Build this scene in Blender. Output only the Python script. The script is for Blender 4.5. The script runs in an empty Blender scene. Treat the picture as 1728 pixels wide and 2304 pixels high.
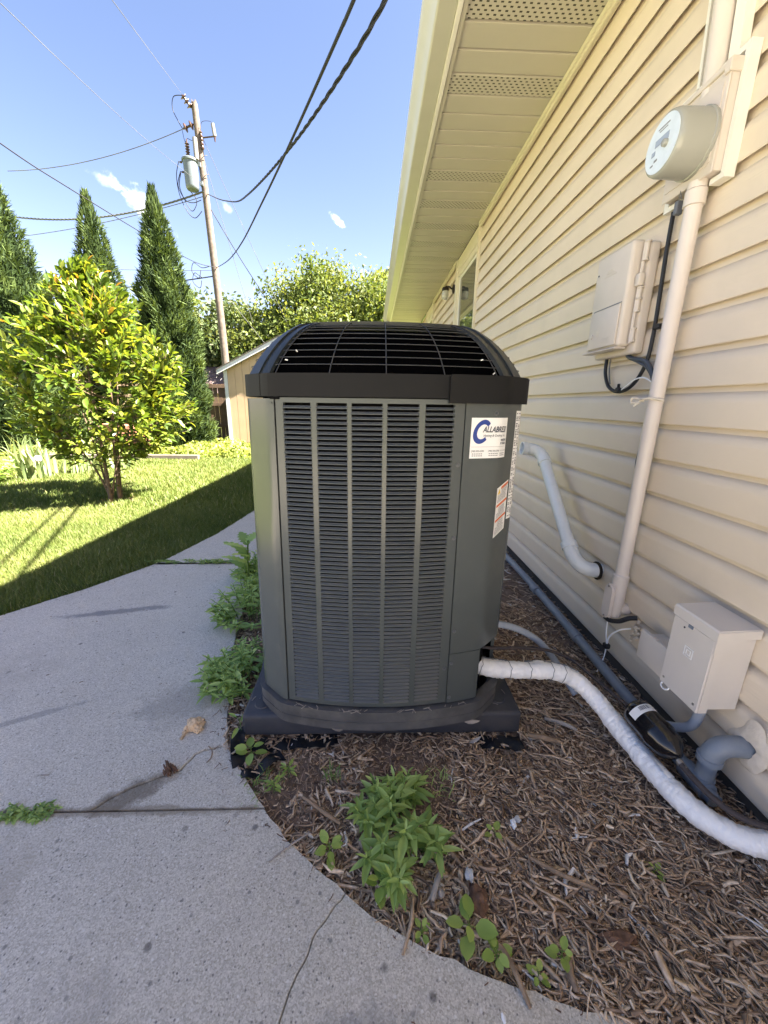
import bpy, bmesh, math, random
import numpy as np
from mathutils import Vector, Matrix, noise as mnoise

R_ = random.Random(7)
NR = np.random.default_rng(7)
PI = math.pi
scn = bpy.context.scene
COL = scn.collection

# ------------------------------------------------------------------ camera
cam_d = bpy.data.cameras.new('camera')
cam = bpy.data.objects.new('camera', cam_d); COL.objects.link(cam)
cam_d.sensor_fit = 'HORIZONTAL'; cam_d.sensor_width = 36.0; cam_d.lens = 36.0*870/1728
cam_d.clip_start = 0.02; cam_d.clip_end = 2000
_f = 870.0
_Y = Vector((838-864, 908-1152, _f)).normalized()
_D = Vector((820-864, 4300-1152, _f)); _D = (_D - _Y*_D.dot(_Y)).normalized()
_Z = -_D; _X = _Y.cross(_Z)
_Rm = Matrix((_X, _Y, _Z))                     # camera-space (x right, y down, z fwd) -> world
c0 = _Rm @ Vector((1, 0, 0)); c1 = _Rm @ Vector((0, -1, 0)); c2 = _Rm @ Vector((0, 0, -1))
cam.matrix_world = Matrix(((c0.x, c1.x, c2.x, 0), (c0.y, c1.y, c2.y, 0), (c0.z, c1.z, c2.z, 1.15), (0, 0, 0, 1)))
scn.camera = cam
CAM = Vector((0, 0, 1.15))

# ------------------------------------------------------------------ light
SUN_EL = math.radians(49.5)
SUN_AZ = math.radians(-9)                      # measured from +X towards +Y
EXPOSURE = 3.5
SKY_STRENGTH = 0.05
SUN_STRENGTH = 5.0
world = bpy.data.worlds.new('World'); scn.world = world; world.use_nodes = True
wt = world.node_tree; wn = wt.nodes; wl = wt.links; wn.clear()
def WN(t, **k):
    n = wn.new(t)
    for a, b in k.items(): setattr(n, a, b)
    return n
w_out = WN('ShaderNodeOutputWorld'); w_bg = WN('ShaderNodeBackground'); w_bg.inputs[1].default_value = SKY_STRENGTH
sky = WN('ShaderNodeTexSky', sky_type='NISHITA', sun_disc=False)
sky.sun_elevation = SUN_EL; sky.sun_rotation = PI/2 - SUN_AZ
sky.air_density = 0.85; sky.dust_density = 0.6; sky.ozone_density = 1.6; sky.altitude = 300
hsv = WN('ShaderNodeHueSaturation'); hsv.inputs['Saturation'].default_value = 1.18; hsv.inputs['Value'].default_value = 1.0
wl.new(sky.outputs[0], hsv.inputs['Color'])
w_tc = WN('ShaderNodeTexCoord')
tint = WN('ShaderNodeVectorMath', operation='MULTIPLY'); wl.new(hsv.outputs[0], tint.inputs[0]); tint.inputs[1].default_value = (1.23, 0.80, 0.68)   # warm white balance
w_prev = tint.outputs[0]
def cloud(center, along, up, ru, rv, scale, thr, seed, amt):
    """a small fair-weather cloud at a direction of the sky"""
    global w_prev
    c = Vector(center).normalized(); a = Vector(along); a = (a - c*a.dot(c)).normalized(); b = c.cross(a)
    def dot(v):
        n = WN('ShaderNodeVectorMath', operation='DOT_PRODUCT'); wl.new(w_tc.outputs['Generated'], n.inputs[0]); n.inputs[1].default_value = v; return n.outputs['Value']
    def mth(op, x, y=None):
        n = WN('ShaderNodeMath', operation=op)
        for i, v in enumerate((x, y)):
            if v is None: continue
            if isinstance(v, (int, float)): n.inputs[i].default_value = v
            else: wl.new(v, n.inputs[i])
        return n.outputs[0]
    nz = WN('ShaderNodeTexNoise'); nz.inputs['Scale'].default_value = scale; nz.inputs['Detail'].default_value = 7; nz.inputs['Roughness'].default_value = 0.62
    mp = WN('ShaderNodeMapping'); mp.inputs['Location'].default_value = (seed, seed*1.7, 0); wl.new(w_tc.outputs['Generated'], mp.inputs[0]); wl.new(mp.outputs[0], nz.inputs['Vector'])
    u = mth('MULTIPLY', dot(a), 1/ru); v = mth('MULTIPLY', dot(b), 1/rv)
    d = mth('SQRT', mth('ADD', mth('MULTIPLY', u, u), mth('MULTIPLY', v, v)))
    m = mth('SUBTRACT', mth('SUBTRACT', 1.0, d), mth('MULTIPLY', mth('SUBTRACT', nz.outputs[0], 0.5), thr))
    rp = WN('ShaderNodeMapRange', interpolation_type='SMOOTHSTEP'); wl.new(m, rp.inputs[0]); rp.inputs[1].default_value = 0.0; rp.inputs[2].default_value = 1.0; rp.inputs[4].default_value = amt
    fr = mth('MULTIPLY', rp.outputs[0], mth('GREATER_THAN', dot(c), 0.5))
    mx = WN('ShaderNodeMixRGB'); wl.new(fr, mx.inputs[0]); wl.new(w_prev, mx.inputs[1]); mx.inputs[2].default_value = (5.6, 5.7, 5.9, 1)
    w_prev = mx.outputs[0]
cloud((-0.420, 0.842, 0.338), (0.72, 0.55, -0.46), 0, 0.052, 0.021, 26, 3.4, 3.1, 0.95)
cloud((-0.468, 0.805, 0.366), (0.72, 0.5, -0.46), 0, 0.022, 0.010, 30, 3.0, 1.1, 0.22)
cloud((-0.073, 0.930, 0.361), (0.8, 0.25, -0.55), 0, 0.020, 0.0075, 60, 2.6, 5.1, 0.85)
cloud((-0.284, 0.888, 0.361), (0.8, 0.25, -0.5), 0, 0.013, 0.009, 70, 3.0, 7.7, 0.22)
wl.new(w_prev, w_bg.inputs[0]); wl.new(w_bg.outputs[0], w_out.inputs[0])

sun_d = bpy.data.lights.new('sun', 'SUN'); sun = bpy.data.objects.new('sun', sun_d); COL.objects.link(sun)
sun_d.energy = SUN_STRENGTH; sun_d.angle = math.radians(0.55); sun_d.color = (1.0, 0.90, 0.74)
sdir = Vector((math.cos(SUN_EL)*math.cos(SUN_AZ), math.cos(SUN_EL)*math.sin(SUN_AZ), math.sin(SUN_EL)))
sun.rotation_euler = sdir.to_track_quat('Z', 'Y').to_euler(); sun.location = sdir*60
vs = scn.view_settings
vs.view_transform = 'Standard'; vs.look = 'None'; vs.gamma = 1.0; vs.exposure = EXPOSURE; vs.use_curve_mapping = False

# ------------------------------------------------------------------ helpers
def tag(o, label=None, cat=None, group=None, kind=None):
    if label: o['label'] = label
    if cat: o['category'] = cat
    if group: o['group'] = group
    if kind: o['kind'] = kind
    return o
def thing(name, label, cat, loc=(0, 0, 0), group=None):
    o = bpy.data.objects.new(name, None); COL.objects.link(o)
    o.location = loc; o.empty_display_size = 0.1
    return tag(o, label, cat, group)
def mesh_np(name, V, F, mat, smooth=False, rnd=None):
    """V (n,3), F list of index lists or array (m,k)"""
    me = bpy.data.meshes.new(name)
    V = np.asarray(V, dtype=np.float32)
    if isinstance(F, np.ndarray):
        m, k = F.shape
        me.vertices.add(len(V)); me.vertices.foreach_set('co', V.ravel())
        me.loops.add(m*k); me.loops.foreach_set('vertex_index', F.astype(np.int32).ravel())
        me.polygons.add(m); me.polygons.foreach_set('loop_start', np.arange(0, m*k, k, dtype=np.int32))
        try: me.polygons.foreach_set('loop_total', np.full(m, k, dtype=np.int32))
        except Exception: pass
    else:
        me.from_pydata([tuple(map(float, v)) for v in V], [], [tuple(f) for f in F])
    if rnd is not None:
        at = me.attributes.new('rnd', 'FLOAT', 'FACE'); at.data.foreach_set('value', np.asarray(rnd, dtype=np.float32))
    me.update(calc_edges=True)
    if smooth: me.polygons.foreach_set('use_smooth', [True]*len(me.polygons))
    me.validate()
    if mat: me.materials.append(mat)
    return me
def base_of(p):
    b = Vector((0, 0, 0))
    while p is not None: b += p.location; p = p.parent
    return b
def link(name, me, parent=None, kind=None):
    o = bpy.data.objects.new(name, me); COL.objects.link(o)
    if parent is not None:
        o.parent = parent; o.location = -base_of(parent)
    if kind: o['kind'] = kind
    return o
def sharp(me, ang=35):
    me.polygons.foreach_set('use_smooth', [True]*len(me.polygons))
    try: me.set_sharp_from_angle(angle=math.radians(ang))
    except Exception: pass
class MB:
    def __init__(s): s.V = []; s.F = []
    def add(s, V, F, M=None):
        n = len(s.V)
        for v in V:
            v = Vector(v)
            s.V.append(tuple(M @ v) if M is not None else tuple(v))
        s.F += [[i+n for i in f] for f in F]; return s
    def box(s, x0, x1, y0, y1, z0, z1, bev=0.0, seg=2, M=None):
        return s.add(*rbox(x0, x1, y0, y1, z0, z1, bev, seg), M)
    def tube(s, path, r, seg=10, cap=True): return s.add(*tube(path, r, seg, cap))
    def lathe(s, prof, o, ax, seg=24): return s.add(*lathe(prof, o, ax, seg))
    def part(s, name, mat, parent=None, smooth=None, kind=None):
        me = mesh_np(name, s.V, s.F, mat)
        if smooth: sharp(me, smooth if smooth is not True else 35)
        return link(name, me, parent, kind)
    def top(s, name, mat, label, cat, group=None, smooth=None):
        """a thing that is one mesh, its origin at its base"""
        A = np.array(s.V); b = (A.min(0)+A.max(0))/2; b[2] = A[:, 2].min()
        me = mesh_np(name, A-b, s.F, mat)
        if smooth: sharp(me, smooth if smooth is not True else 35)
        o = link(name, me); o.location = b
        return tag(o, label, cat, group)
def rbox(x0, x1, y0, y1, z0, z1, bev=0.0, seg=2):
    V = [(x0, y0, z0), (x1, y0, z0), (x1, y1, z0), (x0, y1, z0), (x0, y0, z1), (x1, y0, z1), (x1, y1, z1), (x0, y1, z1)]
    F = [(0, 3, 2, 1), (4, 5, 6, 7), (0, 1, 5, 4), (1, 2, 6, 5), (2, 3, 7, 6), (3, 0, 4, 7)]
    if bev <= 0: return V, F
    bm = bmesh.new(); vs_ = [bm.verts.new(v) for v in V]
    for f in F: bm.faces.new([vs_[i] for i in f])
    bmesh.ops.bevel(bm, geom=bm.edges[:], offset=bev, segments=seg, profile=0.5, affect='EDGES')
    bm.verts.index_update()
    V = [tuple(v.co) for v in bm.verts]; F = [[v.index for v in f.verts] for f in bm.faces]; bm.free()
    return V, F
def frames(path):
    P = [Vector(p) for p in path]; n = len(P); T = []
    for i in range(n):
        d = P[min(i+1, n-1)] - P[max(i-1, 0)]
        T.append(d.normalized() if d.length > 1e-9 else Vector((0, 0, 1)))
    u = T[0].orthogonal().normalized(); out = []
    for i in range(n):
        if i: u = (u - T[i]*u.dot(T[i])).normalized()
        out.append((P[i], u.copy(), T[i].cross(u)))
    return out
def tube(path, r, seg=10, cap=True):
    fr = frames(path); V = []; F = []; n = len(fr)
    for i, (p, u, w) in enumerate(fr):
        ri = r[i] if hasattr(r, '__len__') else r
        for k in range(seg):
            a = 2*PI*k/seg
            V.append(tuple(p + (u*math.cos(a) + w*math.sin(a))*ri))
    for i in range(n-1):
        for k in range(seg):
            k2 = (k+1) % seg
            F.append((i*seg+k, i*seg+k2, (i+1)*seg+k2, (i+1)*seg+k))
    if cap:
        F.append(tuple(range(seg))[::-1]); F.append(tuple((n-1)*seg+k for k in range(seg)))
    return V, F
def spline(pts, n=8):
    P = [Vector(p) for p in pts]; out = []
    for i in range(len(P)-1):
        a = P[max(i-1, 0)]; b = P[i]; c = P[i+1]; d = P[min(i+2, len(P)-1)]
        for k in range(n):
            t = k/n
            out.append(0.5*((2*b) + (c-a)*t + (2*a-5*b+4*c-d)*t*t + (3*b-a-3*c+d)*t*t*t))
    out.append(P[-1]); return out
def lathe(prof, o, ax, seg=24):
    o = Vector(o); ax = Vector(ax).normalized(); u = ax.orthogonal().normalized(); w = ax.cross(u); V = []; F = []
    for r, h in prof:
        for k in range(seg):
            a = 2*PI*k/seg; V.append(tuple(o + ax*h + (u*math.cos(a)+w*math.sin(a))*max(r, 1e-5)))
    for i in range(len(prof)-1):
        for k in range(seg):
            k2 = (k+1) % seg; F.append((i*seg+k, i*seg+k2, (i+1)*seg+k2, (i+1)*seg+k))
    F.append(tuple(range(seg))[::-1]); F.append(tuple((len(prof)-1)*seg+k for k in range(seg)))
    return V, F
def prism(poly, axis, a, b):
    """extrude a 2-D polygon: axis 'y' -> poly is (x,z), 'x' -> (y,z), 'z' -> (x,y)"""
    def mk(p, t): return (p[0], t, p[1]) if axis == 'y' else ((t, p[0], p[1]) if axis == 'x' else (p[0], p[1], t))
    n = len(poly); V = [mk(p, a) for p in poly] + [mk(p, b) for p in poly]
    F = [[i, (i+1) % n, n+(i+1) % n, n+i] for i in range(n)]; F += [list(range(n))[::-1], list(range(n, 2*n))]
    return V, F
def strip_extrude(prof, a, b):
    """open profile of (x,z) extruded along y, single sheet"""
    n = len(prof); V = [(p[0], a, p[1]) for p in prof] + [(p[0], b, p[1]) for p in prof]
    return V, [[i, i+1, n+i+1, n+i] for i in range(n-1)]

# ------------------------------------------------------------------ materials
MATS = {}
def mat(name, col, rough=0.5, spec=0.5, metal=0.0, var=0.0, vs=6.0, dirt=None, dirt_s=3.0, dirt_amt=0.0, bump=0.0, bs=60.0, bstretch=(1, 1, 1), coat=0.0, speck=None):
    m = bpy.data.materials.new(name); m.use_nodes = True; nt = m.node_tree; N = nt.nodes; L = nt.links
    b = N['Principled BSDF']; b.inputs['Base Color'].default_value = (*col, 1); b.inputs['Roughness'].default_value = rough
    b.inputs['Metallic'].default_value = metal; b.inputs['Specular IOR Level'].default_value = spec
    if coat: b.inputs['Coat Weight'].default_value = coat; b.inputs['Coat Roughness'].default_value = 0.08
    geo = N.new('ShaderNodeNewGeometry'); cur = None
    def nz(scale, det=4, rg=0.55, vec=None):
        n = N.new('ShaderNodeTexNoise'); n.inputs['Scale'].default_value = scale; n.inputs['Detail'].default_value = det; n.inputs['Roughness'].default_value = rg
        L.new(vec if vec is not None else geo.outputs['Position'], n.inputs['Vector']); return n.outputs[0]
    if var or dirt:
        rp = N.new('ShaderNodeMapRange'); L.new(nz(vs), rp.inputs[0]); rp.inputs[1].default_value = 0.3; rp.inputs[2].default_value = 0.7
        rp.inputs[3].default_value = 1-var; rp.inputs[4].default_value = 1+var
        mx = N.new('ShaderNodeVectorMath'); mx.operation = 'SCALE'; mx.inputs[0].default_value = col; L.new(rp.outputs[0], mx.inputs['Scale']); cur = mx.outputs[0]
    if dirt:
        rp = N.new('ShaderNodeMapRange'); L.new(nz(dirt_s, 6, 0.65), rp.inputs[0]); rp.inputs[1].default_value = 0.5; rp.inputs[2].default_value = 0.75; rp.inputs[4].default_value = dirt_amt
        mx = N.new('ShaderNodeMixRGB'); L.new(rp.outputs[0], mx.inputs[0]); L.new(cur, mx.inputs[1]); mx.inputs[2].default_value = (*dirt, 1); cur = mx.outputs[0]
    if cur is not None: L.new(cur, b.inputs['Base Color'])
    if bump:
        mp = N.new('ShaderNodeMapping'); mp.inputs['Scale'].default_value = bstretch; L.new(geo.outputs['Position'], mp.inputs[0])
        bp = N.new('ShaderNodeBump'); bp.inputs['Strength'].default_value = bump; bp.inputs['Distance'].default_value = 0.004
        L.new(nz(bs, 5, 0.6, mp.outputs[0]), bp.inputs['Height']); L.new(bp.outputs[0], b.inputs['Normal'])
    MATS[name] = m
    return m
def ramp_mat(name, stops, src, rough=0.7, transl=0.0, spec=0.3, noise_amt=0.0, tcol=None):
    """colour picked per piece (object random, or the face value 'rnd' of a joined mesh)"""
    m = bpy.data.materials.new(name); m.use_nodes = True; nt = m.node_tree; N = nt.nodes; L = nt.links
    b = N['Principled BSDF']; b.inputs['Roughness'].default_value = rough; b.inputs['Specular IOR Level'].default_value = spec
    if src == 'obj': s = N.new('ShaderNodeObjectInfo').outputs['Random']
    else:
        a = N.new('ShaderNodeAttribute'); a.attribute_name = 'rnd'; s = a.outputs['Fac']
    cr = N.new('ShaderNodeValToRGB'); L.new(s, cr.inputs[0]); e = cr.color_ramp.elements
    while len(e) < len(stops): e.new(0.5)
    for i, (p, c) in enumerate(stops): e[i].position = p; e[i].color = (*c, 1)
    cur = cr.outputs[0]
    if noise_amt:
        geo = N.new('ShaderNodeNewGeometry'); nz = N.new('ShaderNodeTexNoise'); nz.inputs['Scale'].default_value = 90; nz.inputs['Detail'].default_value = 3
        L.new(geo.outputs['Position'], nz.inputs['Vector'])
        rp = N.new('ShaderNodeMapRange'); L.new(nz.outputs[0], rp.inputs[0]); rp.inputs[1].default_value = 0.3; rp.inputs[2].default_value = 0.7; rp.inputs[3].default_value = 1-noise_amt; rp.inputs[4].default_value = 1+noise_amt
        mx = N.new('ShaderNodeVectorMath'); mx.operation = 'SCALE'; L.new(cur, mx.inputs[0]); L.new(rp.outputs[0], mx.inputs['Scale']); cur = mx.outputs[0]
    L.new(cur, b.inputs['Base Color'])
    if transl:
        t = N.new('ShaderNodeBsdfTranslucent'); ms = N.new('ShaderNodeMixShader'); ms.inputs[0].default_value = transl
        g = N.new('ShaderNodeVectorMath'); g.operation = 'MULTIPLY'; L.new(cur, g.inputs[0]); g.inputs[1].default_value = tcol or (1.5, 1.35, 0.6); L.new(g.outputs[0], t.inputs[0])
        out = [n for n in N if n.type == 'OUTPUT_MATERIAL'][0]
        L.new(b.outputs[0], ms.inputs[1]); L.new(t.outputs[0], ms.inputs[2]); L.new(ms.outputs[0], out.inputs[0])
    MATS[name] = m
    return m

m_siding = mat('siding_vinyl', (0.69, 0.595, 0.475), 0.5, 0.35, var=0.035, vs=2.5, bump=0.22, bs=170, bstretch=(1, 0.05, 1), dirt=(0.50, 0.43, 0.345), dirt_s=2.2, dirt_amt=0.30)
m_trim = mat('trim_cream', (0.68, 0.63, 0.50), 0.45, 0.4, var=0.03)
m_white = mat('white_vinyl', (0.78, 0.76, 0.70), 0.4, 0.4, var=0.03)
m_fascia = mat('fascia_paint', (0.70, 0.67, 0.58), 0.45)
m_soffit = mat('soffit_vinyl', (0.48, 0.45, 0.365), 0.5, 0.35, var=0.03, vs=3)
m_gutter = mat('gutter_metal', (0.50, 0.49, 0.41), 0.35, 0.5, var=0.03)
m_dark = mat('dark_void', (0.012, 0.011, 0.010), 0.9, 0.1)
m_found = mat('foundation', (0.10, 0.095, 0.085), 0.9, 0.2, var=0.2)
m_roof = mat('roof_shingle', (0.09, 0.08, 0.075), 0.9, 0.2, var=0.3, vs=8)
m_box = mat('utility_paint', (0.62, 0.555, 0.50), 0.45, 0.4, var=0.03, vs=8, bump=0.05, bs=200)
m_boxd = mat('disconnect_paint', (0.64, 0.60, 0.565), 0.42, 0.4, var=0.03, vs=9, bump=0.06, bs=220, dirt=(0.5, 0.46, 0.42), dirt_s=9, dirt_amt=0.25)
m_pipe = mat('conduit_paint', (0.64, 0.58, 0.545), 0.42, 0.4, var=0.035, vs=7)
m_pvc = mat('white_pvc', (0.72, 0.76, 0.80), 0.3, 0.5, var=0.03, vs=8, dirt=(0.45, 0.45, 0.44), dirt_s=10, dirt_amt=0.2)
m_gpvc = mat('grey_pvc', (0.17, 0.205, 0.26), 0.42, 0.45, var=0.08, vs=8, dirt=(0.30, 0.30, 0.30), dirt_s=8, dirt_amt=0.4)
m_gflex = mat('grey_flex', (0.30, 0.34, 0.41), 0.5, 0.4, var=0.06)
m_black = mat('black_rubber', (0.016, 0.017, 0.021), 0.45, 0.4)
m_bluegrey = mat('slate_cable', (0.05, 0.062, 0.085), 0.5, 0.4)
m_gloss = mat('gloss_black', (0.008, 0.008, 0.010), 0.16, 0.55)
m_label = mat('label_white', (0.78, 0.78, 0.78), 0.4, 0.4)
m_ink = mat('ink_dark', (0.03, 0.035, 0.06), 0.5, 0.3)
m_blue = mat('ink_blue', (0.022, 0.052, 0.25), 0.4, 0.4)
m_orange = mat('ink_orange', (0.60, 0.13, 0.035), 0.45, 0.4)
m_yellow = mat('ink_yellow', (0.72, 0.50, 0.04), 0.45, 0.4)
m_inkgrey = mat('ink_grey', (0.24, 0.24, 0.26), 0.5, 0.3)
m_insul = mat('white_wrap', (0.87, 0.87, 0.87), 0.36, 0.4, var=0.03, vs=20, bump=0.6, bs=110, bstretch=(1, 1, 1), dirt=(0.55, 0.53, 0.49), dirt_s=14, dirt_amt=0.22)
m_tape = mat('tape_edge', (0.20, 0.21, 0.23), 0.5)
m_copper = mat('insulated_line', (0.045, 0.036, 0.038), 0.5, 0.35, var=0.15, vs=15)
m_steel = mat('bare_steel', (0.35, 0.33, 0.31), 0.4, 0.5, metal=0.7, var=0.15)
m_lockgrey = mat('lock_grey', (0.12, 0.13, 0.155), 0.45)
m_caulk = mat('caulk', (0.62, 0.56, 0.48), 0.75, 0.2, var=0.10, vs=30, bump=0.5, bs=60)
m_meter = mat('meter_cover', (0.34, 0.345, 0.32), 0.22, 0.5, var=0.03)
m_dial = mat('meter_face', (0.66, 0.73, 0.80), 0.18, 0.55, var=0.05, vs=30)
m_lcd = mat('meter_display', (0.34, 0.39, 0.48), 0.2, 0.5)
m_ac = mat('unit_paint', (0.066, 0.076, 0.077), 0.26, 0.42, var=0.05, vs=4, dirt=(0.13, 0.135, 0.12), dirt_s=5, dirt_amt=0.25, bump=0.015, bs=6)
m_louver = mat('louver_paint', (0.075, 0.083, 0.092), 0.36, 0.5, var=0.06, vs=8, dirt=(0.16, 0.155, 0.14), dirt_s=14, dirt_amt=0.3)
m_acpl = mat('unit_plastic', (0.010, 0.0102, 0.011), 0.55, 0.14, var=0.06, vs=10)
m_rib = mat('top_frame_plastic', (0.016, 0.020, 0.022), 0.36, 0.4, var=0.05)
m_wire = mat('guard_wire', (0.034, 0.036, 0.040), 0.45, 0.35)
m_coil = mat('coil_dark', (0.005, 0.005, 0.0055), 0.9, 0.05)
m_blk0 = mat('shroud_black', (0.0015, 0.0015, 0.0018), 0.9, 0.0)
m_pan = mat('base_pan', (0.075, 0.075, 0.078), 0.62, 0.3, var=0.25, vs=12, dirt=(0.16, 0.15, 0.135), dirt_s=10, dirt_amt=0.6, bump=0.2, bs=80)
m_pad = mat('pad_plastic', (0.042, 0.044, 0.053), 0.55, 0.35, var=0.12, vs=9, dirt=(0.12, 0.105, 0.09), dirt_s=7, dirt_amt=0.35, bump=0.18, bs=160)
m_fabric = mat('landscape_fabric', (0.012, 0.013, 0.016), 0.7, 0.3, bump=0.5, bs=50)
m_soil = mat('mulch_soil', (0.20, 0.142, 0.108), 0.95, 0.15, var=0.4, vs=40, bump=0.9, bs=120)
m_lawn = mat('lawn_soil', (0.14, 0.165, 0.045), 0.95, 0.1, var=0.35, vs=3.5, dirt=(0.10, 0.085, 0.04), dirt_s=9, dirt_amt=0.5, bump=0.6, bs=60)
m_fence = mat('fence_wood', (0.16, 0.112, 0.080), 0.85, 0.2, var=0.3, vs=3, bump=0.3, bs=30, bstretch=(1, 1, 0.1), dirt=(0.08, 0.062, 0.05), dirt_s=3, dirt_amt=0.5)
m_fence_shade = mat('fence_wood_shaded', (0.045, 0.038, 0.034), 0.9, 0.15, var=0.3, vs=3, bump=0.3, bs=30, bstretch=(1, 1, 0.1))  # shade of the conifers put into the wood colour
m_pole = mat('pole_wood', (0.122, 0.101, 0.090), 0.85, 0.2, var=0.25, vs=9, dirt=(0.06, 0.048, 0.042), dirt_s=5, dirt_amt=0.6, bump=0.6, bs=14, bstretch=(1, 1, 0.06))
m_trafo = mat('transformer_paint', (0.115, 0.14, 0.165), 0.4, 0.4, var=0.06, vs=4)
m_porc = mat('porcelain_brown', (0.055, 0.03, 0.022), 0.3, 0.5)
m_porcg = mat('porcelain_grey', (0.20, 0.195, 0.195), 0.35, 0.5)
m_cable = mat('line_black', (0.022, 0.023, 0.026), 0.6, 0.3)
m_alu = mat('line_aluminium', (0.10, 0.105, 0.115), 0.5, 0.4)
m_shed = mat('shed_siding', (0.47, 0.35, 0.235), 0.7, 0.25, var=0.05, vs=3)
m_shedw = mat('shed_trim', (0.58, 0.61, 0.65), 0.6, 0.3)
m_bark = mat('bark_brown', (0.13, 0.095, 0.065), 0.9, 0.2, var=0.3, vs=25, bump=0.5, bs=60, bstretch=(1, 1, 0.3))
m_barkd = mat('bark_dark', (0.045, 0.036, 0.028), 0.9, 0.2, var=0.3, vs=8)
m_timber = mat('edging_timber', (0.15, 0.13, 0.11), 0.9, 0.2, var=0.25, vs=6)
m_clay = mat('terracotta', (0.42, 0.19, 0.13), 0.8, 0.2, var=0.12, vs=12)
m_stem = mat('green_stem', (0.12, 0.19, 0.04), 0.6, 0.3)
m_lampk = mat('lamp_bronze', (0.02, 0.015, 0.012), 0.45, 0.4)
m_stone = mat('pale_stone', (0.50, 0.50, 0.50), 0.7, 0.3, var=0.1, vs=60)
m_tan = mat('chunk_wood', (0.66, 0.48, 0.30), 0.85, 0.2, var=0.35, vs=45, dirt=(0.22, 0.12, 0.07), dirt_s=45, dirt_amt=0.8, bump=0.8, bs=120)
m_bkbark = mat('bark_chunk', (0.15, 0.085, 0.055), 0.9, 0.2, var=0.4, vs=50, bump=0.6, bs=90)
m_stick = mat('stick_wood', (0.27, 0.19, 0.125), 0.85, 0.2, var=0.3, vs=30, bump=0.5, bs=90)
m_stickg = mat('stick_grey', (0.34, 0.30, 0.26), 0.85, 0.2, var=0.25, vs=30)
m_petal = mat('petal_white', (0.78, 0.72, 0.74), 0.6, 0.3)
m_nroof = mat('neighbour_roof', (0.115, 0.085, 0.085), 0.9, 0.2, var=0.3, vs=3)

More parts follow.
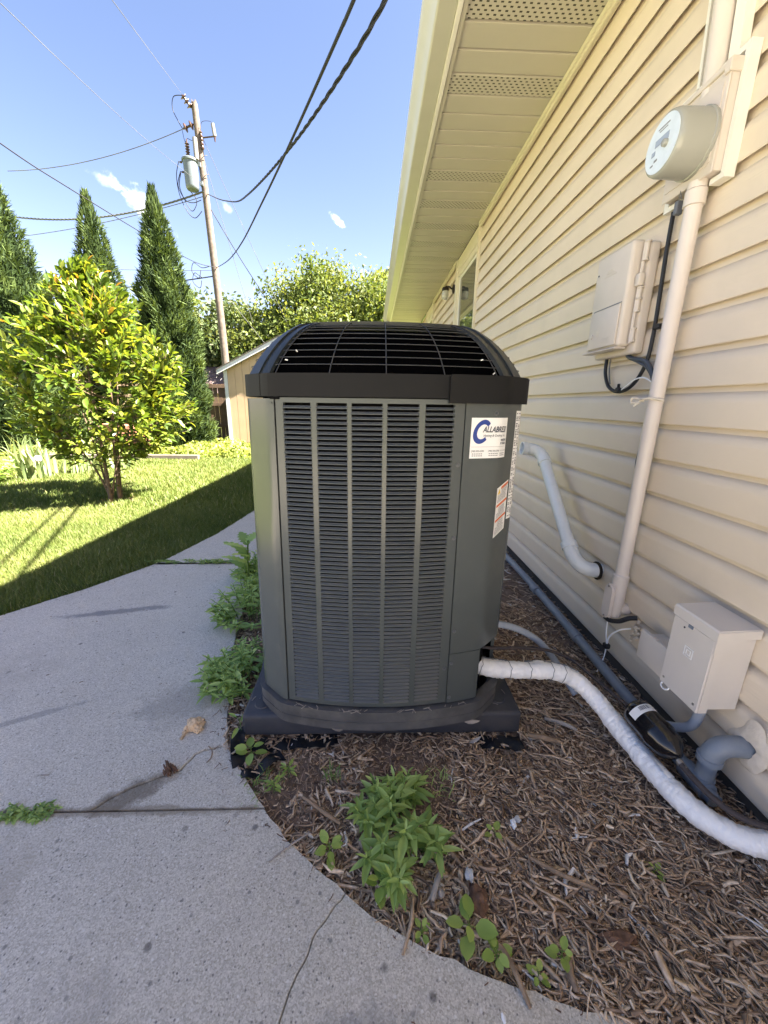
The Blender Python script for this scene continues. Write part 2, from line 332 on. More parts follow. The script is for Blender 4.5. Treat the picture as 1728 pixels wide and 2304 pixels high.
# concrete: pale, salt-and-pepper aggregate, with stains of their own
def concrete():
    m = bpy.data.materials.new('concrete'); m.use_nodes = True; nt = m.node_tree; N = nt.nodes; L = nt.links
    b = N['Principled BSDF']; b.inputs['Roughness'].default_value = 0.85; b.inputs['Specular IOR Level'].default_value = 0.25
    geo = N.new('ShaderNodeNewGeometry'); P = geo.outputs['Position']
    def noise(s, d=4, r=0.6):
        n = N.new('ShaderNodeTexNoise'); n.inputs['Scale'].default_value = s; n.inputs['Detail'].default_value = d; n.inputs['Roughness'].default_value = r; L.new(P, n.inputs['Vector']); return n.outputs[0]
    def mr(v, a, bb, c, d):
        n = N.new('ShaderNodeMapRange'); L.new(v, n.inputs[0])
        for i, x in enumerate((a, bb, c, d)): n.inputs[i+1].default_value = x
        return n.outputs[0]
    def mix(f, a, bb, mode='MIX'):
        n = N.new('ShaderNodeMixRGB'); n.blend_type = mode
        if isinstance(f, float): n.inputs[0].default_value = f
        else: L.new(f, n.inputs[0])
        for i, x in ((1, a), (2, bb)):
            if isinstance(x, tuple): n.inputs[i].default_value = (*x, 1)
            else: L.new(x, n.inputs[i])
        return n.outputs[0]
    cr = N.new('ShaderNodeValToRGB'); L.new(noise(1.6, 6, 0.62), cr.inputs[0])
    e = cr.color_ramp.elements; e[0].position = 0.3; e[0].color = (0.53, 0.47, 0.37, 1); e[1].position = 0.72; e[1].color = (0.655, 0.585, 0.47, 1)
    c = cr.outputs[0]
    c = mix(mr(noise(9, 5), 0.45, 0.8, 0, 0.35), c, (0.45, 0.40, 0.325))
    c = mix(mr(noise(330, 2, 0.5), 0.30, 0.70, 0.0, 1.0), mix(0.24, c, (0.05, 0.05, 0.05)), mix(0.14, c, (0.98, 0.96, 0.93)))
    vo = N.new('ShaderNodeTexVoronoi'); vo.inputs['Scale'].default_value = 300; L.new(P, vo.inputs['Vector'])
    sp = N.new('ShaderNodeSeparateColor'); L.new(vo.outputs['Color'], sp.inputs[0])
    c = mix(mr(sp.outputs[0], 0.0, 1.0, 0.0, 1.0), mix(0.29, c, (0.06, 0.055, 0.05)), mix(0.18, c, (1.0, 0.97, 0.92)))
    def spots(scale, lo, hi, col, amt):
        v = N.new('ShaderNodeTexVoronoi'); v.inputs['Scale'].default_value = scale; L.new(P, v.inputs['Vector'])
        sel = N.new('ShaderNodeSeparateColor'); L.new(v.outputs['Color'], sel.inputs[0])
        n = N.new('ShaderNodeMath'); n.operation = 'MULTIPLY'; L.new(mr(v.outputs['Distance'], 0.18, 0.34, 1, 0), n.inputs[0]); L.new(mr(sel.outputs[0], lo, hi, 0, amt), n.inputs[1])
        return mix(n.outputs[0], c, col)
    c = spots(120, 0.80, 0.86, (0.12, 0.11, 0.11), 0.75)
    c = spots(95, 0.86, 0.9, (0.72, 0.69, 0.64), 0.7)
    c = spots(31, 0.975, 0.985, (0.10, 0.09, 0.085), 0.7)
    c = spots(58, 0.955, 0.97, (0.16, 0.15, 0.14), 0.7)
    nz = noise(14, 5)
    def stain(cx, cy, ang, ra, rb, col, amt):
        mp = N.new('ShaderNodeMapping'); mp.vector_type = 'TEXTURE'; mp.inputs['Location'].default_value = (cx, cy, 0); mp.inputs['Rotation'].default_value = (0, 0, ang); mp.inputs['Scale'].default_value = (ra, rb, 50)
        L.new(P, mp.inputs[0]); ln = N.new('ShaderNodeVectorMath'); ln.operation = 'LENGTH'; L.new(mp.outputs[0], ln.inputs[0])
        ad = N.new('ShaderNodeMath'); ad.operation = 'ADD'; L.new(ln.outputs['Value'], ad.inputs[0]); L.new(mr(nz, 0.3, 0.7, -0.45, 0.45), ad.inputs[1])
        return mix(mr(ad.outputs[0], 0.55, 1.05, amt, 0), c, col)
    c = stain(-0.725, 0.925, 0.62, 0.13, 0.045, (0.13, 0.105, 0.075), 0.75)
    c = stain(-1.45, 1.99, 0.22, 0.30, 0.035, (0.16, 0.16, 0.165), 0.7)
    c = stain(-1.27, 1.23, 0.45, 0.22, 0.016, (0.19, 0.185, 0.185), 0.5)
    c = stain(-0.02, 0.42, 0.3, 0.10, 0.07, (0.20, 0.195, 0.20), 0.5)
    c = stain(-0.72, 1.30, 0.2, 0.22, 0.12, (0.27, 0.245, 0.21), 0.5)
    c = stain(-1.05, 0.55, 0.9, 0.30, 0.16, (0.36, 0.32, 0.26), 0.45)
    c = stain(-0.45, 0.30, 2.2, 0.35, 0.12, (0.33, 0.30, 0.26), 0.40)
    c = stain(-1.75, 1.35, 0.5, 0.45, 0.20, (0.40, 0.36, 0.30), 0.40)
    c = stain(-0.75, 0.868, 0.0, 0.60, 0.018, (0.20, 0.16, 0.11), 0.6)
    c = stain(-0.60, 1.75, 1.8, 0.55, 0.09, (0.25, 0.24, 0.215), 0.5)
    L.new(c, b.inputs['Base Color'])
    bp = N.new('ShaderNodeBump'); bp.inputs['Strength'].default_value = 0.45; bp.inputs['Distance'].default_value = 0.002
    L.new(noise(260, 3, 0.7), bp.inputs['Height']); L.new(bp.outputs[0], b.inputs['Normal'])
    return m
m_conc = concrete()

# perforated soffit: rows of small slots
def perforated():
    m = bpy.data.materials.new('perforated_soffit'); m.use_nodes = True; nt = m.node_tree; N = nt.nodes; L = nt.links
    b = N['Principled BSDF']; b.inputs['Roughness'].default_value = 0.5
    geo = N.new('ShaderNodeNewGeometry'); br = N.new('ShaderNodeTexBrick')
    mp = N.new('ShaderNodeMapping'); mp.inputs['Scale'].default_value = (1/0.034, 1/0.0215, 0); L.new(geo.outputs['Position'], mp.inputs[0]); L.new(mp.outputs[0], br.inputs['Vector'])
    br.inputs['Scale'].default_value = 1; br.inputs['Brick Width'].default_value = 1.0; br.inputs['Row Height'].default_value = 1.0; br.inputs['Mortar Size'].default_value = 0.31; br.inputs['Mortar Smooth'].default_value = 0.1
    br.inputs['Color1'].default_value = br.inputs['Color2'].default_value = (0.035, 0.028, 0.015, 1); br.inputs['Mortar'].default_value = (0.48, 0.45, 0.365, 1)
    L.new(br.outputs[0], b.inputs['Base Color'])
    return m
m_perf = perforated()
m_glass = mat('window_glass', (0.05, 0.055, 0.055), 0.03, 1.0)
m_glass.node_tree.nodes['Principled BSDF'].inputs['IOR'].default_value = 2.2
def globe_glass():
    m = mat('globe_glass', (0.62, 0.62, 0.55), 0.25, 0.5); b = m.node_tree.nodes['Principled BSDF']; b.inputs['Transmission Weight'].default_value = 0.35; return m
m_globe = globe_glass()
GREEN_YT = [(0.0, (0.046, 0.085, 0.014)), (0.4, (0.085, 0.140, 0.020)), (0.75, (0.150, 0.205, 0.028)), (1.0, (0.25, 0.275, 0.040))]
m_yt_o = ramp_mat('young_leaf', GREEN_YT, 'obj', 0.38, 0.42, 0.45)
m_yt_s = ramp_mat('young_leaf_mass', GREEN_YT, 'face', 0.38, 0.42, 0.45)
m_yt_tip = ramp_mat('young_leaf_tip', [(0, (0.42, 0.24, 0.03)), (1, (0.50, 0.34, 0.05))], 'obj', 0.4, 0.35, 0.4, tcol=(1.2, 1.0, 0.7))
GREEN_W = [(0.0, (0.20, 0.31, 0.085)), (0.5, (0.32, 0.45, 0.135)), (1.0, (0.46, 0.58, 0.20))]
m_wd_o = ramp_mat('weed_leaf', GREEN_W, 'obj', 0.5, 0.30, 0.35, tcol=(1.2, 1.25, 0.6))
m_wd_s = ramp_mat('weed_leaf_mass', GREEN_W, 'face', 0.5, 0.30, 0.35, tcol=(1.2, 1.25, 0.6))
GREEN_B = [(0.0, (0.25, 0.36, 0.08)), (1.0, (0.38, 0.48, 0.13))]
m_bl_o = ramp_mat('seedling_leaf', GREEN_B, 'obj', 0.5, 0.30, 0.35, tcol=(1.2, 1.2, 0.6))
m_iris = ramp_mat('iris_leaf', [(0, (0.14, 0.20, 0.085)), (0.7, (0.24, 0.31, 0.14)), (1, (0.36, 0.38, 0.19))], 'obj', 0.45, 0.25, 0.4)
m_con = ramp_mat('conifer_foliage', [(0, (0.012, 0.026, 0.010)), (0.5, (0.040, 0.068, 0.022)), (1, (0.085, 0.125, 0.036))], 'face', 0.7, 0.20, 0.2)
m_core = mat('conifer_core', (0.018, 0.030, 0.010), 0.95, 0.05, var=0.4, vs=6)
m_bgl = ramp_mat('tree_leaf', [(0, (0.060, 0.095, 0.024)), (0.5, (0.110, 0.150, 0.040)), (1, (0.185, 0.215, 0.075))], 'face', 0.55, 0.35, 0.3)
m_bgd = ramp_mat('tree_leaf_dark', [(0, (0.035, 0.062, 0.022)), (0.6, (0.075, 0.105, 0.040)), (1, (0.16, 0.18, 0.10))], 'face', 0.55, 0.25, 0.3)
m_grass = ramp_mat('grass_blade', [(0, (0.080, 0.122, 0.026)), (0.5, (0.130, 0.172, 0.040)), (0.88, (0.20, 0.225, 0.070)), (1, (0.36, 0.33, 0.17))], 'face', 0.55, 0.30, 0.3, tcol=(1.3, 1.25, 0.5))
m_cover = ramp_mat('cover_leaf', [(0, (0.10, 0.16, 0.03)), (1, (0.30, 0.34, 0.10))], 'face', 0.5, 0.3, 0.35)
m_chip = ramp_mat('mulch_chip', [(0, (0.15, 0.098, 0.066)), (0.3, (0.38, 0.265, 0.18)), (0.6, (0.60, 0.445, 0.31)), (0.85, (0.76, 0.62, 0.46)), (0.95, (0.68, 0.56, 0.43)), (1, (0.72, 0.69, 0.66))], 'face', 0.85, 0, 0.2, noise_amt=0.25)

# ================================================================== SETTING
XW = 1.105
# --- ground sheet
me = mesh_np('lawn', [(-300, -300, -0.055), (300, -300, -0.055), (300, 400, -0.055), (-300, 400, -0.055)], [(0, 1, 2, 3)], m_lawn)
link('lawn', me, kind='structure')

# --- concrete path, slab by slab, split along its joints and cracks
EDGE = [(2.2, 0.02), (0.9, 0.30), (0.516, 0.437), (0.281, 0.502), (0.116, 0.559), (0.03, 0.598), (-0.058, 0.660)]
EDGE2 = [(-0.236, 0.793), (-0.31, 0.876)]
EDGE3 = [(-0.381, 0.952), (-0.497, 1.095)]
EDGE4 = [(-0.535, 1.20), (-0.57, 1.32), (-0.65, 1.55), (-0.70, 1.80), (-0.77, 2.2), (-0.83, 2.68)]
EDGE5 = [(-0.85, 3.2), (-0.86, 4.5)]
LEFT_FAR = [(-1.27, 4.5), (-1.305, 4.113), (-1.40, 3.35), (-1.575, 2.665)]
LEFT_MID = [(-1.80, 2.28), (-2.04, 1.953), (-2.5, 1.50), (-3.2, 1.10), (-3.75, 0.87)]
LEFT_NEAR = [(-4.6, 0.5), (-6.0, 0.1), (-9.0, -0.3), (-9.0, -7.0)]
CRACK2 = [(-0.815, 0.8735), (-0.788, 0.90), (-0.761, 0.924), (-0.72, 0.952), (-0.680, 0.970), (-0.645, 0.988), (-0.616, 0.999), (-0.604, 1.03), (-0.593, 1.056), (-0.564, 1.076), (-0.53, 1.083), (-0.497, 1.095)]
CRACK1 = [(-0.058, 0.660), (-0.070, 0.645), (-0.082, 0.638), (-0.104, 0.606), (-0.120, 0.590), (-0.130, 0.565), (-0.139, 0.540), (-0.150, 0.523), (-0.156, 0.510), (-0.166, 0.480), (-0.173, 0.459), (-0.20, 0.36), (-0.21, 0.2), (-0.30, -0.2), (-0.33, -1.2), (-0.5, -7.0)]
def wob(pts, amp, step=0.012):
    """break a crack line into a fine irregular one"""
    out = []
    for a, b in zip(pts[:-1], pts[1:]):
        L = math.hypot(b[0]-a[0], b[1]-a[1]); n = max(1, int(L/step))
        for k in range(n):
            t = k/n; w = amp if 0 < k else amp*0.5
            out.append((a[0]+(b[0]-a[0])*t+R_.uniform(-w, w), a[1]+(b[1]-a[1])*t+R_.uniform(-w, w)))
    out.append(pts[-1]); return out
CR2 = wob(CRACK2, 0.0022); CR1 = wob(CRACK1[:11], 0.0018) + CRACK1[11:]
def fine(pts, amp=0.004, step=0.03):
    return wob(pts, amp, step)
path = thing('path', None, None, (0, 0, 0)); path['kind'] = 'structure'
def slab(poly, inset, top=0.0, arris=0.0028):
    """polygon slab with a slightly arrised edge, pulled back from its neighbours by inset"""
    P = [Vector((p[0], p[1])) for p in poly]; n = len(P)
    area = sum(P[i].x*P[(i+1) % n].y - P[(i+1) % n].x*P[i].y for i in range(n))
    if area < 0: P.reverse()
    def off(d):
        out = []
        for i in range(n):
            a = P[i-1]; b = P[i]; c = P[(i+1) % n]
            e1 = (b-a); e2 = (c-b)
            if e1.length < 1e-6: e1 = e2
            if e2.length < 1e-6: e2 = e1
            e1 = e1.normalized(); e2 = e2.normalized()
            nrm = Vector((-e1.y-e2.y, e1.x+e2.x))
            nrm = nrm.normalized() if nrm.length > 1e-6 else Vector((-e1.y, e1.x))
            k = 1/max(0.6, nrm.dot(Vector((-e1.y, e1.x))))
            out.append(b + nrm*d*k)
        return out
    r0 = off(inset); r1 = off(inset+arris)
    V = [(p.x, p.y, -0.12) for p in r0] + [(p.x, p.y, top-0.0035) for p in r0] + [(p.x, p.y, top) for p in r1]
    bm = bmesh.new(); vv = [bm.verts.new(v) for v in V]
    for lv in (0, 1):
        for i in range(n):
            bm.faces.new((vv[lv*n+i], vv[lv*n+(i+1) % n], vv[(lv+1)*n+(i+1) % n], vv[(lv+1)*n+i]))
    es = [bm.edges.get((vv[2*n+i], vv[2*n+(i+1) % n])) for i in range(n)]
    bmesh.ops.triangle_fill(bm, edges=es, use_beauty=True, normal=(0, 0, 1))
    bm.normal_update()
    me = bpy.data.meshes.new('slab'); bm.to_mesh(me); bm.free(); me.materials.append(m_conc)
    link('slab', me, path)
J1, J2 = 0.868, 2.68
J1u = 0.8735
slab(fine(EDGE5[::-1] + [(-0.83, J2)]) + [(-0.83, J2), (-1.575, J2)] + fine(LEFT_FAR[::-1][0:]), 0.004)
slab([(-0.86, 4.5), (-1.27, 4.5)] + fine([(-1.27, 4.5), (-1.25, 6.3), (-1.25, 10)]) + [(-0.86, 10)], 0.004)
# second slab, above the joint and left of the crack
slab(CR2 + fine([(-0.497, 1.095)] + EDGE4)[1:] + fine([(-0.83, J2), (-1.575, J2)], 0.002, 0.3)[1:] + fine(LEFT_MID)[0:] + [(-3.75, J1u)], 0.0016, 0.0, 0.0018)
# the broken corner right of the crack
slab(CR2[::-1] + [(-0.31, J1u)] + fine(EDGE2[1:] + EDGE3)[1:-1], 0.0016, -0.003, 0.0018)
# first slab, two halves of the lower crack; unseen sunlit stretch behind the camera added for bounce light
slab(CR1 + [(-9, -7.0), (-9, -0.3), (-6.0, 0.1), (-4.6, 0.5), (-3.75, J1), (-0.31, J1)] + fine([(-0.31, J1), (-0.236, 0.793), (-0.058, 0.660)])[1:-1], 0.0010, 0.0, 0.0012)
slab(CR1[::-1] + fine(EDGE[::-1])[1:] + [(2.2, -1.0), (6.0, -1.6), (6.0, -7.0)], 0.0008, -0.001, 0.0010)
# dark silt in joints and cracks
def groove(pts, w, z, name='joint_silt'):
    V = []; F = []
    for i, p in enumerate(pts):
        a = Vector(pts[max(i-1, 0)]); b = Vector(pts[min(i+1, len(pts)-1)]); d = (b-a).normalized(); n = Vector((-d.y, d.x))*w
        V += [(p[0]-n.x, p[1]-n.y, z), (p[0]+n.x, p[1]+n.y, z)]
    for i in range(len(pts)-1): F.append((2*i, 2*i+1, 2*i+3, 2*i+2))
    link(name, mesh_np(name, V, F, m_soil), path)
groove([(-3.75, J1), (-0.31, J1)], 0.012, -0.010); groove([(-1.575, J2), (-0.83, J2)], 0.02, -0.006)
groove(CRACK2, 0.012, -0.014); groove(CRACK1, 0.010, -0.014)

# --- mulch bed: uneven ground sheet, then loose chips
def edge_x(y):
    """right-hand edge of the concrete at y"""
    pts = EDGE + EDGE2 + EDGE3 + EDGE4 + EDGE5 + [(-0.86, 10)]
    best = -9
    for a, b in zip(pts[:-1], pts[1:]):
        lo, hi = min(a[1], b[1]), max(a[1], b[1])
        if lo <= y <= hi and hi > lo:
            best = max(best, a[0]+(b[0]-a[0])*(y-a[1])/(b[1]-a[1]))
    return best
def mulch_z(x, y):
    z = -0.022 + 0.016*mnoise.noise((x*3.1, y*3.1, 0.3)) + 0.010*mnoise.noise((x*9, y*9, 2.0))
    if y < 1.12 and (-0.46 < x < -0.12 or 0.38 < x < 0.55): z -= 0.020*max(0, 1-abs(1.12-y)/0.16)
    z += 0.012*max(0, min(1, (x-0.2)/0.6))
    return z
nx, ny = 56, 150; V = []; F = []
ys = [0.05 + 9.6*(j/ny)**1.6 for j in range(ny+1)]
for y in ys:
    x0 = edge_x(y) - 0.006
    for i in range(nx+1):
        x = x0 + (1.16-x0)*i/nx; V.append((x, y, mulch_z(x, y) - (0.012 if i < 2 else 0)))
for j in range(ny):
    for i in range(nx):
        a = j*(nx+1)+i; F.append((a, a+1, a+nx+2, a+nx+1))
me = mesh_np('mulch_bed', V, F, m_soil, smooth=True); link('mulch_bed', me, kind='structure')

def chips(n, xr, yr, Lr, Wr, lift, name=None, dens=None):
    """shredded-bark chips: bent, tapered, splintered slivers"""
    Vs = []; Fs = []; Rn = []; cnt = 0; tries = 0
    while cnt < n and tries < n*6:
        tries += 1
        y = yr[0] + (yr[1]-yr[0])*R_.random()**1.35
        x0 = max(edge_x(y)-0.012, xr[0]); x = x0 + (xr[1]-x0)*R_.random()
        if x0 > xr[1]: continue
        if -0.44 < x < 0.53 and 1.14 < y < 2.05: continue
        fine_zone = (y < 1.12 and x < 0.25 and y > 0.82 and x > -0.45 and mnoise.noise((x*5, y*5, 4)) > -0.15)
        L = R_.uniform(*Lr)*(0.55 if fine_zone else 1)*(0.5+R_.random()**2*1.1); W = R_.uniform(*Wr)*(0.6 if fine_zone else 1); T = W*R_.uniform(0.15, 0.45)
        a = R_.gauss(-0.75, 0.85) if x > 0.25 else R_.uniform(0, PI)
        z = mulch_z(x, y) + R_.random()**2*lift*0.75
        d = Vector((math.cos(a), math.sin(a), R_.gauss(0, 0.16))).normalized()
        s = d.cross(Vector((R_.gauss(0, 0.35), R_.gauss(0, 0.35), 1))).normalized(); u = s.cross(d)
        c = Vector((x, y, z)); b = R_.gauss(0, 0.10)*L
        w0, w1, w2 = R_.uniform(0.15, 0.9), R_.uniform(0.8, 1.0), R_.uniform(0.05, 0.7)
        n0 = len(Vs)
        for t, w, bb in ((-0.5, w0, 0), (0.05, w1, b), (0.5, w2, 0)):
            o = c + d*(L*t) + s*bb
            Vs += [o - s*(W*w/2), o + s*(W*w/2), o + u*T + s*(W*w*0.25)]
        for k in (0, 3):
            Fs += [(n0+k, n0+k+2, n0+k+5, n0+k+3), (n0+k+2, n0+k+1, n0+k+4, n0+k+5), (n0+k+1, n0+k, n0+k+3, n0+k+4)]
        r = min(1, max(0, R_.gauss(0.44, 0.24)))
        if fine_zone: r *= 0.7
        Rn += [r]*6; cnt += 1
    return Vs, Fs, Rn
A = chips(21000, (-2, 1.14), (0.28, 2.1), (0.012, 0.042), (0.0035, 0.0115), 0.022)
B = chips(2300, (-2, 1.14), (0.28, 1.6), (0.045, 0.10), (0.004, 0.013), 0.026)
C_ = chips(4500, (-2, 1.14), (2.05, 5.5), (0.03, 0.09), (0.005, 0.012), 0.025)
D_ = chips(900, (-2, 1.14), (0.28, 1.7), (0.022, 0.05), (0.010, 0.020), 0.026)
E_ = chips(8000, (-2, 1.14), (0.28, 1.5), (0.010, 0.034), (0.0010, 0.0024), 0.024)
V = A[0]; F = list(A[1]); Rn = A[2]
for X in (B, C_, D_, E_):
    n0 = len(V); V = V + X[0]; F += [tuple(i+n0 for i in f) for f in X[1]]; Rn = Rn + X[2]
me = mesh_np('wood_mulch', [tuple(v) for v in V], np.array(F, dtype=np.int32), m_chip, rnd=Rn)
tag(link('wood_mulch', me, kind='stuff'), 'brown shredded wood mulch covering the bed beside the house wall', 'mulch')

# ================================================================== HOUSE
house = thing('house', 'single storey house with beige vinyl lap siding and a deep vented soffit', 'house', (1.12, 3.0, 0))
C0 = 0.1297
def siding(y0, y1, zlo, zhi):
    for k in range(23):
        z0 = 0.0523 + C0*k; z1 = z0 + C0
        if z0 < zlo - 0.001 or z0 > zhi: continue
        cut = min(1.0, (zhi-z0)/C0)
        prof = [(1.1275, z0+0.026), (1.1090, z0+0.024), (1.1085, z0+0.0010), (1.1060, z0), (1.1045, z0+0.0028), (1.1050, z0+0.074), (1.1062, z0+0.082), (1.1115, z0+0.096), (1.1190, z0+0.106), (1.1265, z0+0.111), (1.1290, z0+C0+0.028)]
        prof = [(p[0], min(p[1], zhi+0.002)) for p in prof if p[1] <= zhi+0.03]
        if len(prof) < 4: continue
        cuts = [y0] + ([(0.95, 3.05, 1.62, 2.35)[k % 4]] if y1-y0 > 3 else []) + [y1]
        for j in range(len(cuts)-1):
            ya, yb = cuts[j], cuts[j+1]
            if j == 0 and len(cuts) > 2: yb += 0.03                       # lapped over its neighbour
            dx = -0.0014 if j == 0 and len(cuts) > 2 else 0.0
            n = max(2, int((yb-ya)/0.25)); m_ = len(prof); V = []
            for i in range(n+1):
                y = ya+(yb-ya)*i/n; wv = 0.0009*mnoise.noise((y*1.3, z0*7, k)); lap = dx if i == n or dx == 0 else dx*i/n
                V += [(p[0]+(wv+lap if 0 < q_ < m_-1 else 0), y, p[1]) for q_, p in enumerate(prof)]
            F = [[i*m_+q_, (i+1)*m_+q_, (i+1)*m_+q_+1, i*m_+q_+1] for i in range(n) for q_ in range(m_-1)]
            me = mesh_np('siding_plank', V, F, m_siding); sharp(me, 28)
            link('siding_plank', me, house)
siding(-1.25, 4.575, 0, 2.940); siding(5.70, 7.72, 0, 2.940); siding(8.66, 9.75, 0, 2.940)  # unseen near end set just behind the camera so sun reaches the added patio
siding(4.575, 5.70, 0, 1.25); siding(7.72, 8.66, 0, 1.25)
MB().box(1.135, 1.25, -1.25, 9.7, -0.3, 2.95).part('wall', m_dark, house)
MB().box(1.123, 1.134, -1.25, 9.7, -0.3, 0.051).part('foundation', m_found, house)
MB().box(1.26, 9.0, -1.25, 9.7, -0.3, 2.95).part('wall', m_siding, house)
# soffit boards
SV = {-6, -3, 0, 3, 9, 12, 15, 18, 21, 24, 27, 33, 39, 45}
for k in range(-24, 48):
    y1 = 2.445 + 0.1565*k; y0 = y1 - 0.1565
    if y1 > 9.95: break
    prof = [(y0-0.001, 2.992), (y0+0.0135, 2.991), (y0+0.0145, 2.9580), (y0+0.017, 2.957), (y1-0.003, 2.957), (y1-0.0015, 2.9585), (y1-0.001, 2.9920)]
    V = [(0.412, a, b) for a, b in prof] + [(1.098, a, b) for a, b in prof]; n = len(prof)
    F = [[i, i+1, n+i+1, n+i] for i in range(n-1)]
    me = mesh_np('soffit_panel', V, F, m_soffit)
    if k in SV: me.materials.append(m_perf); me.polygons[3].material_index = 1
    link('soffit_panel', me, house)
MB().box(0.40, 1.13, -1.5, 9.98, 2.996, 3.01).part('soffit_backing', m_dark, house)
MB().box(1.078, 1.103, -1.25, 4.575, 2.928, 2.955).box(1.088, 1.1025, -1.25, 4.575, 2.908, 2.9275).part('soffit_channel', m_trim, house)
MB().box(1.078, 1.103, 5.70, 7.72, 2.928, 2.955).box(1.088, 1.1025, 5.70, 7.72, 2.908, 2.9275).part('soffit_channel', m_trim, house)
MB().box(0.4115, 0.437, -1.5, 9.98, 2.9455, 2.9565).part('soffit_channel', m_soffit, house)
MB().box(0.388, 0.411, -1.5, 9.98, 2.938, 3.12, 0.002, 1).part('fascia', m_white, house)
gp = [(0.386, 2.95), (0.300, 2.950), (0.292, 2.956), (0.284, 2.985), (0.268, 3.020), (0.250, 3.045), (0.240, 3.062), (0.236, 3.078), (0.250, 3.084), (0.250, 3.079), (0.244, 3.074), (0.248, 3.062), (0.258, 3.050), (0.276, 3.024), (0.291, 2.988), (0.303, 2.957), (0.386, 2.957)]
gb = MB(); gb.add(*prism(gp, 'y', -1.5, 9.98)); gut = gb.part('gutter', m_gutter, house, 20)
MB().tube(spline([(0.335, 9.55, 2.95), (0.335, 9.56, 2.86), (0.42, 9.62, 2.78), (0.95, 9.72, 2.62), (1.05, 9.74, 2.5), (1.05, 9.74, 0.1)], 5), 0.038, 8).part('downspout', m_gutter, gut, 30)
V, F = prism([(0.262, 3.092), (0.262, 3.122), (5.2, 4.85), (10.1, 3.15), (10.1, 3.10), (5.2, 4.80), (0.42, 3.125)], 'y', -1.55, 10.05); MB().add(V, F).part('roof', m_roof, house)
# windows
def window(y0, y1, zb, zt):
    fb = MB()
    fb.box(1.083, 1.1335, y0, y0+0.022, zb, zt); fb.box(1.083, 1.1335, y1-0.085, y1, zb, zt)      # outer channel and far jamb
    fb.box(1.090, 1.1335, y0+0.0225, y1-0.0855, zt-0.15, zt, 0.003, 1)                            # header flashing
    fb.box(1.096, 1.1335, y0+0.0225, y0+0.058, zb, zt-0.1505, 0.003, 1)
    fb.box(1.100, 1.1335, y1-0.130, y1-0.0855, zb, zt-0.1505, 0.003, 1)
    fb.box(1.097, 1.1335, y0+0.0585, y1-0.1305, zt-0.215, zt-0.1505, 0.003, 1); fb.box(1.085, 1.1335, y0+0.0585, y1-0.1305, zb, zb+0.07)
    w = fb.part('window', m_trim, house)
    sb = MB(); ya, yb = y0+0.0588, y1-0.1308; za, zb2 = zb+0.0705, zt-0.2155
    for (a, b, c, d) in ((ya, ya+0.03, za, zb2), (yb-0.03, yb, za, zb2), (ya+0.0302, yb-0.0302, zb2-0.03, zb2), (ya+0.0302, yb-0.0302, za, za+0.03)): sb.box(1.112, 1.130, a, b, c, d, 0.003, 1)
    sb.part('sash', m_white, w)
    MB().box(1.120, 1.124, ya+0.028, yb-0.028, za+0.028, zb2-0.028).part('pane', m_glass, w)
window(4.577, 5.698, 1.25, 2.94); window(7.722, 8.658, 1.25, 2.94)
# porch lamp
lamp = thing('wall_lamp', 'bronze wall lamp with a frosted glass jar beyond the window', 'lamp', (1.105, 5.86, 2.55))
MB().lathe([(0.0, 0), (0.055, 0), (0.06, 0.012), (0.045, 0.022), (0.018, 0.03)], (1.1045, 5.86, 2.665), (-1, 0, 0), 18).part('bracket', m_lampk, lamp, 40)
MB().tube(spline([(1.075, 5.86, 2.665), (1.04, 5.86, 2.69), (1.0, 5.86, 2.695), (0.985, 5.86, 2.675)], 5), 0.011, 8).lathe([(0.0, 0.034), (0.035, 0.034), (0.046, 0.022), (0.047, -0.004), (0.041, -0.010), (0.0, -0.010)], (0.985, 5.86, 2.650), (0, 0, 1), 18).part('cap', m_lampk, lamp, 40)
MB().lathe([(0.0, -0.118), (0.03, -0.115), (0.044, -0.095), (0.046, -0.03), (0.040, -0.0105), (0, -0.0105)], (0.985, 5.86, 2.650), (0, 0, 1), 18).part('globe', m_globe, lamp, 50)

# ================================================================== WALL FITTINGS
# electric meter
mt = thing('electric_meter', 'round grey electric meter on its painted socket box high on the siding', 'electric meter', (1.05, 1.42, 1.82))
fl = MB()
fl.box(1.070, 1.1035, 1.386, 1.402, 1.834, 2.165).box(1.070, 1.1035, 1.620, 1.642, 1.834, 2.165).box(1.070, 1.1035, 1.4022, 1.6198, 2.148, 2.165).box(1.070, 1.1035, 1.4022, 1.440, 1.834, 1.850).box(1.070, 1.1035, 1.560, 1.6198, 1.834, 1.850)
fl.part('trim_channel', m_white, mt)
bx = MB().box(1.046, 1.1030, 1.4045, 1.6175, 1.858, 2.130, 0.004, 2)
bx.box(1.0405, 1.0457, 1.4025, 1.6190, 1.852, 2.1005, 0.003, 1)
bx.part('socket_box', m_box, mt, 30)
MB().box(1.033, 1.075, 1.398, 1.4220, 2.098, 2.133, 0.002, 1).box(1.038, 1.085, 1.4225, 1.619, 2.118, 2.134, 0.002, 1).part('hood', m_box, mt)
fr_ = MB()
for (a, b, c, d) in ((1.418, 1.424, 1.885, 2.085), (1.4242, 1.605, 1.880, 1.8855)): fr_.box(1.0380, 1.0403, a, b, c, d)
fr_.part('rib', m_box, mt)
MC = (1.0400, 1.492, 1.967)
MB().lathe([(0.0, 0.0), (0.092, 0.0), (0.092, 0.010), (0.0885, 0.012), (0.0865, 0.095), (0.083, 0.108), (0.0775, 0.1125), (0.0, 0.1125)], MC, (-1, 0, 0), 48).part('cover', m_meter, mt, 40)
fc = MB().lathe([(0.0, 0), (0.0755, 0), (0.0755, 0.0012), (0, 0.0012)], (MC[0]-0.1126, MC[1], MC[2]), (-1, 0, 0), 40).part('dial', m_dial, mt, 40)
xf = MC[0]-0.1140
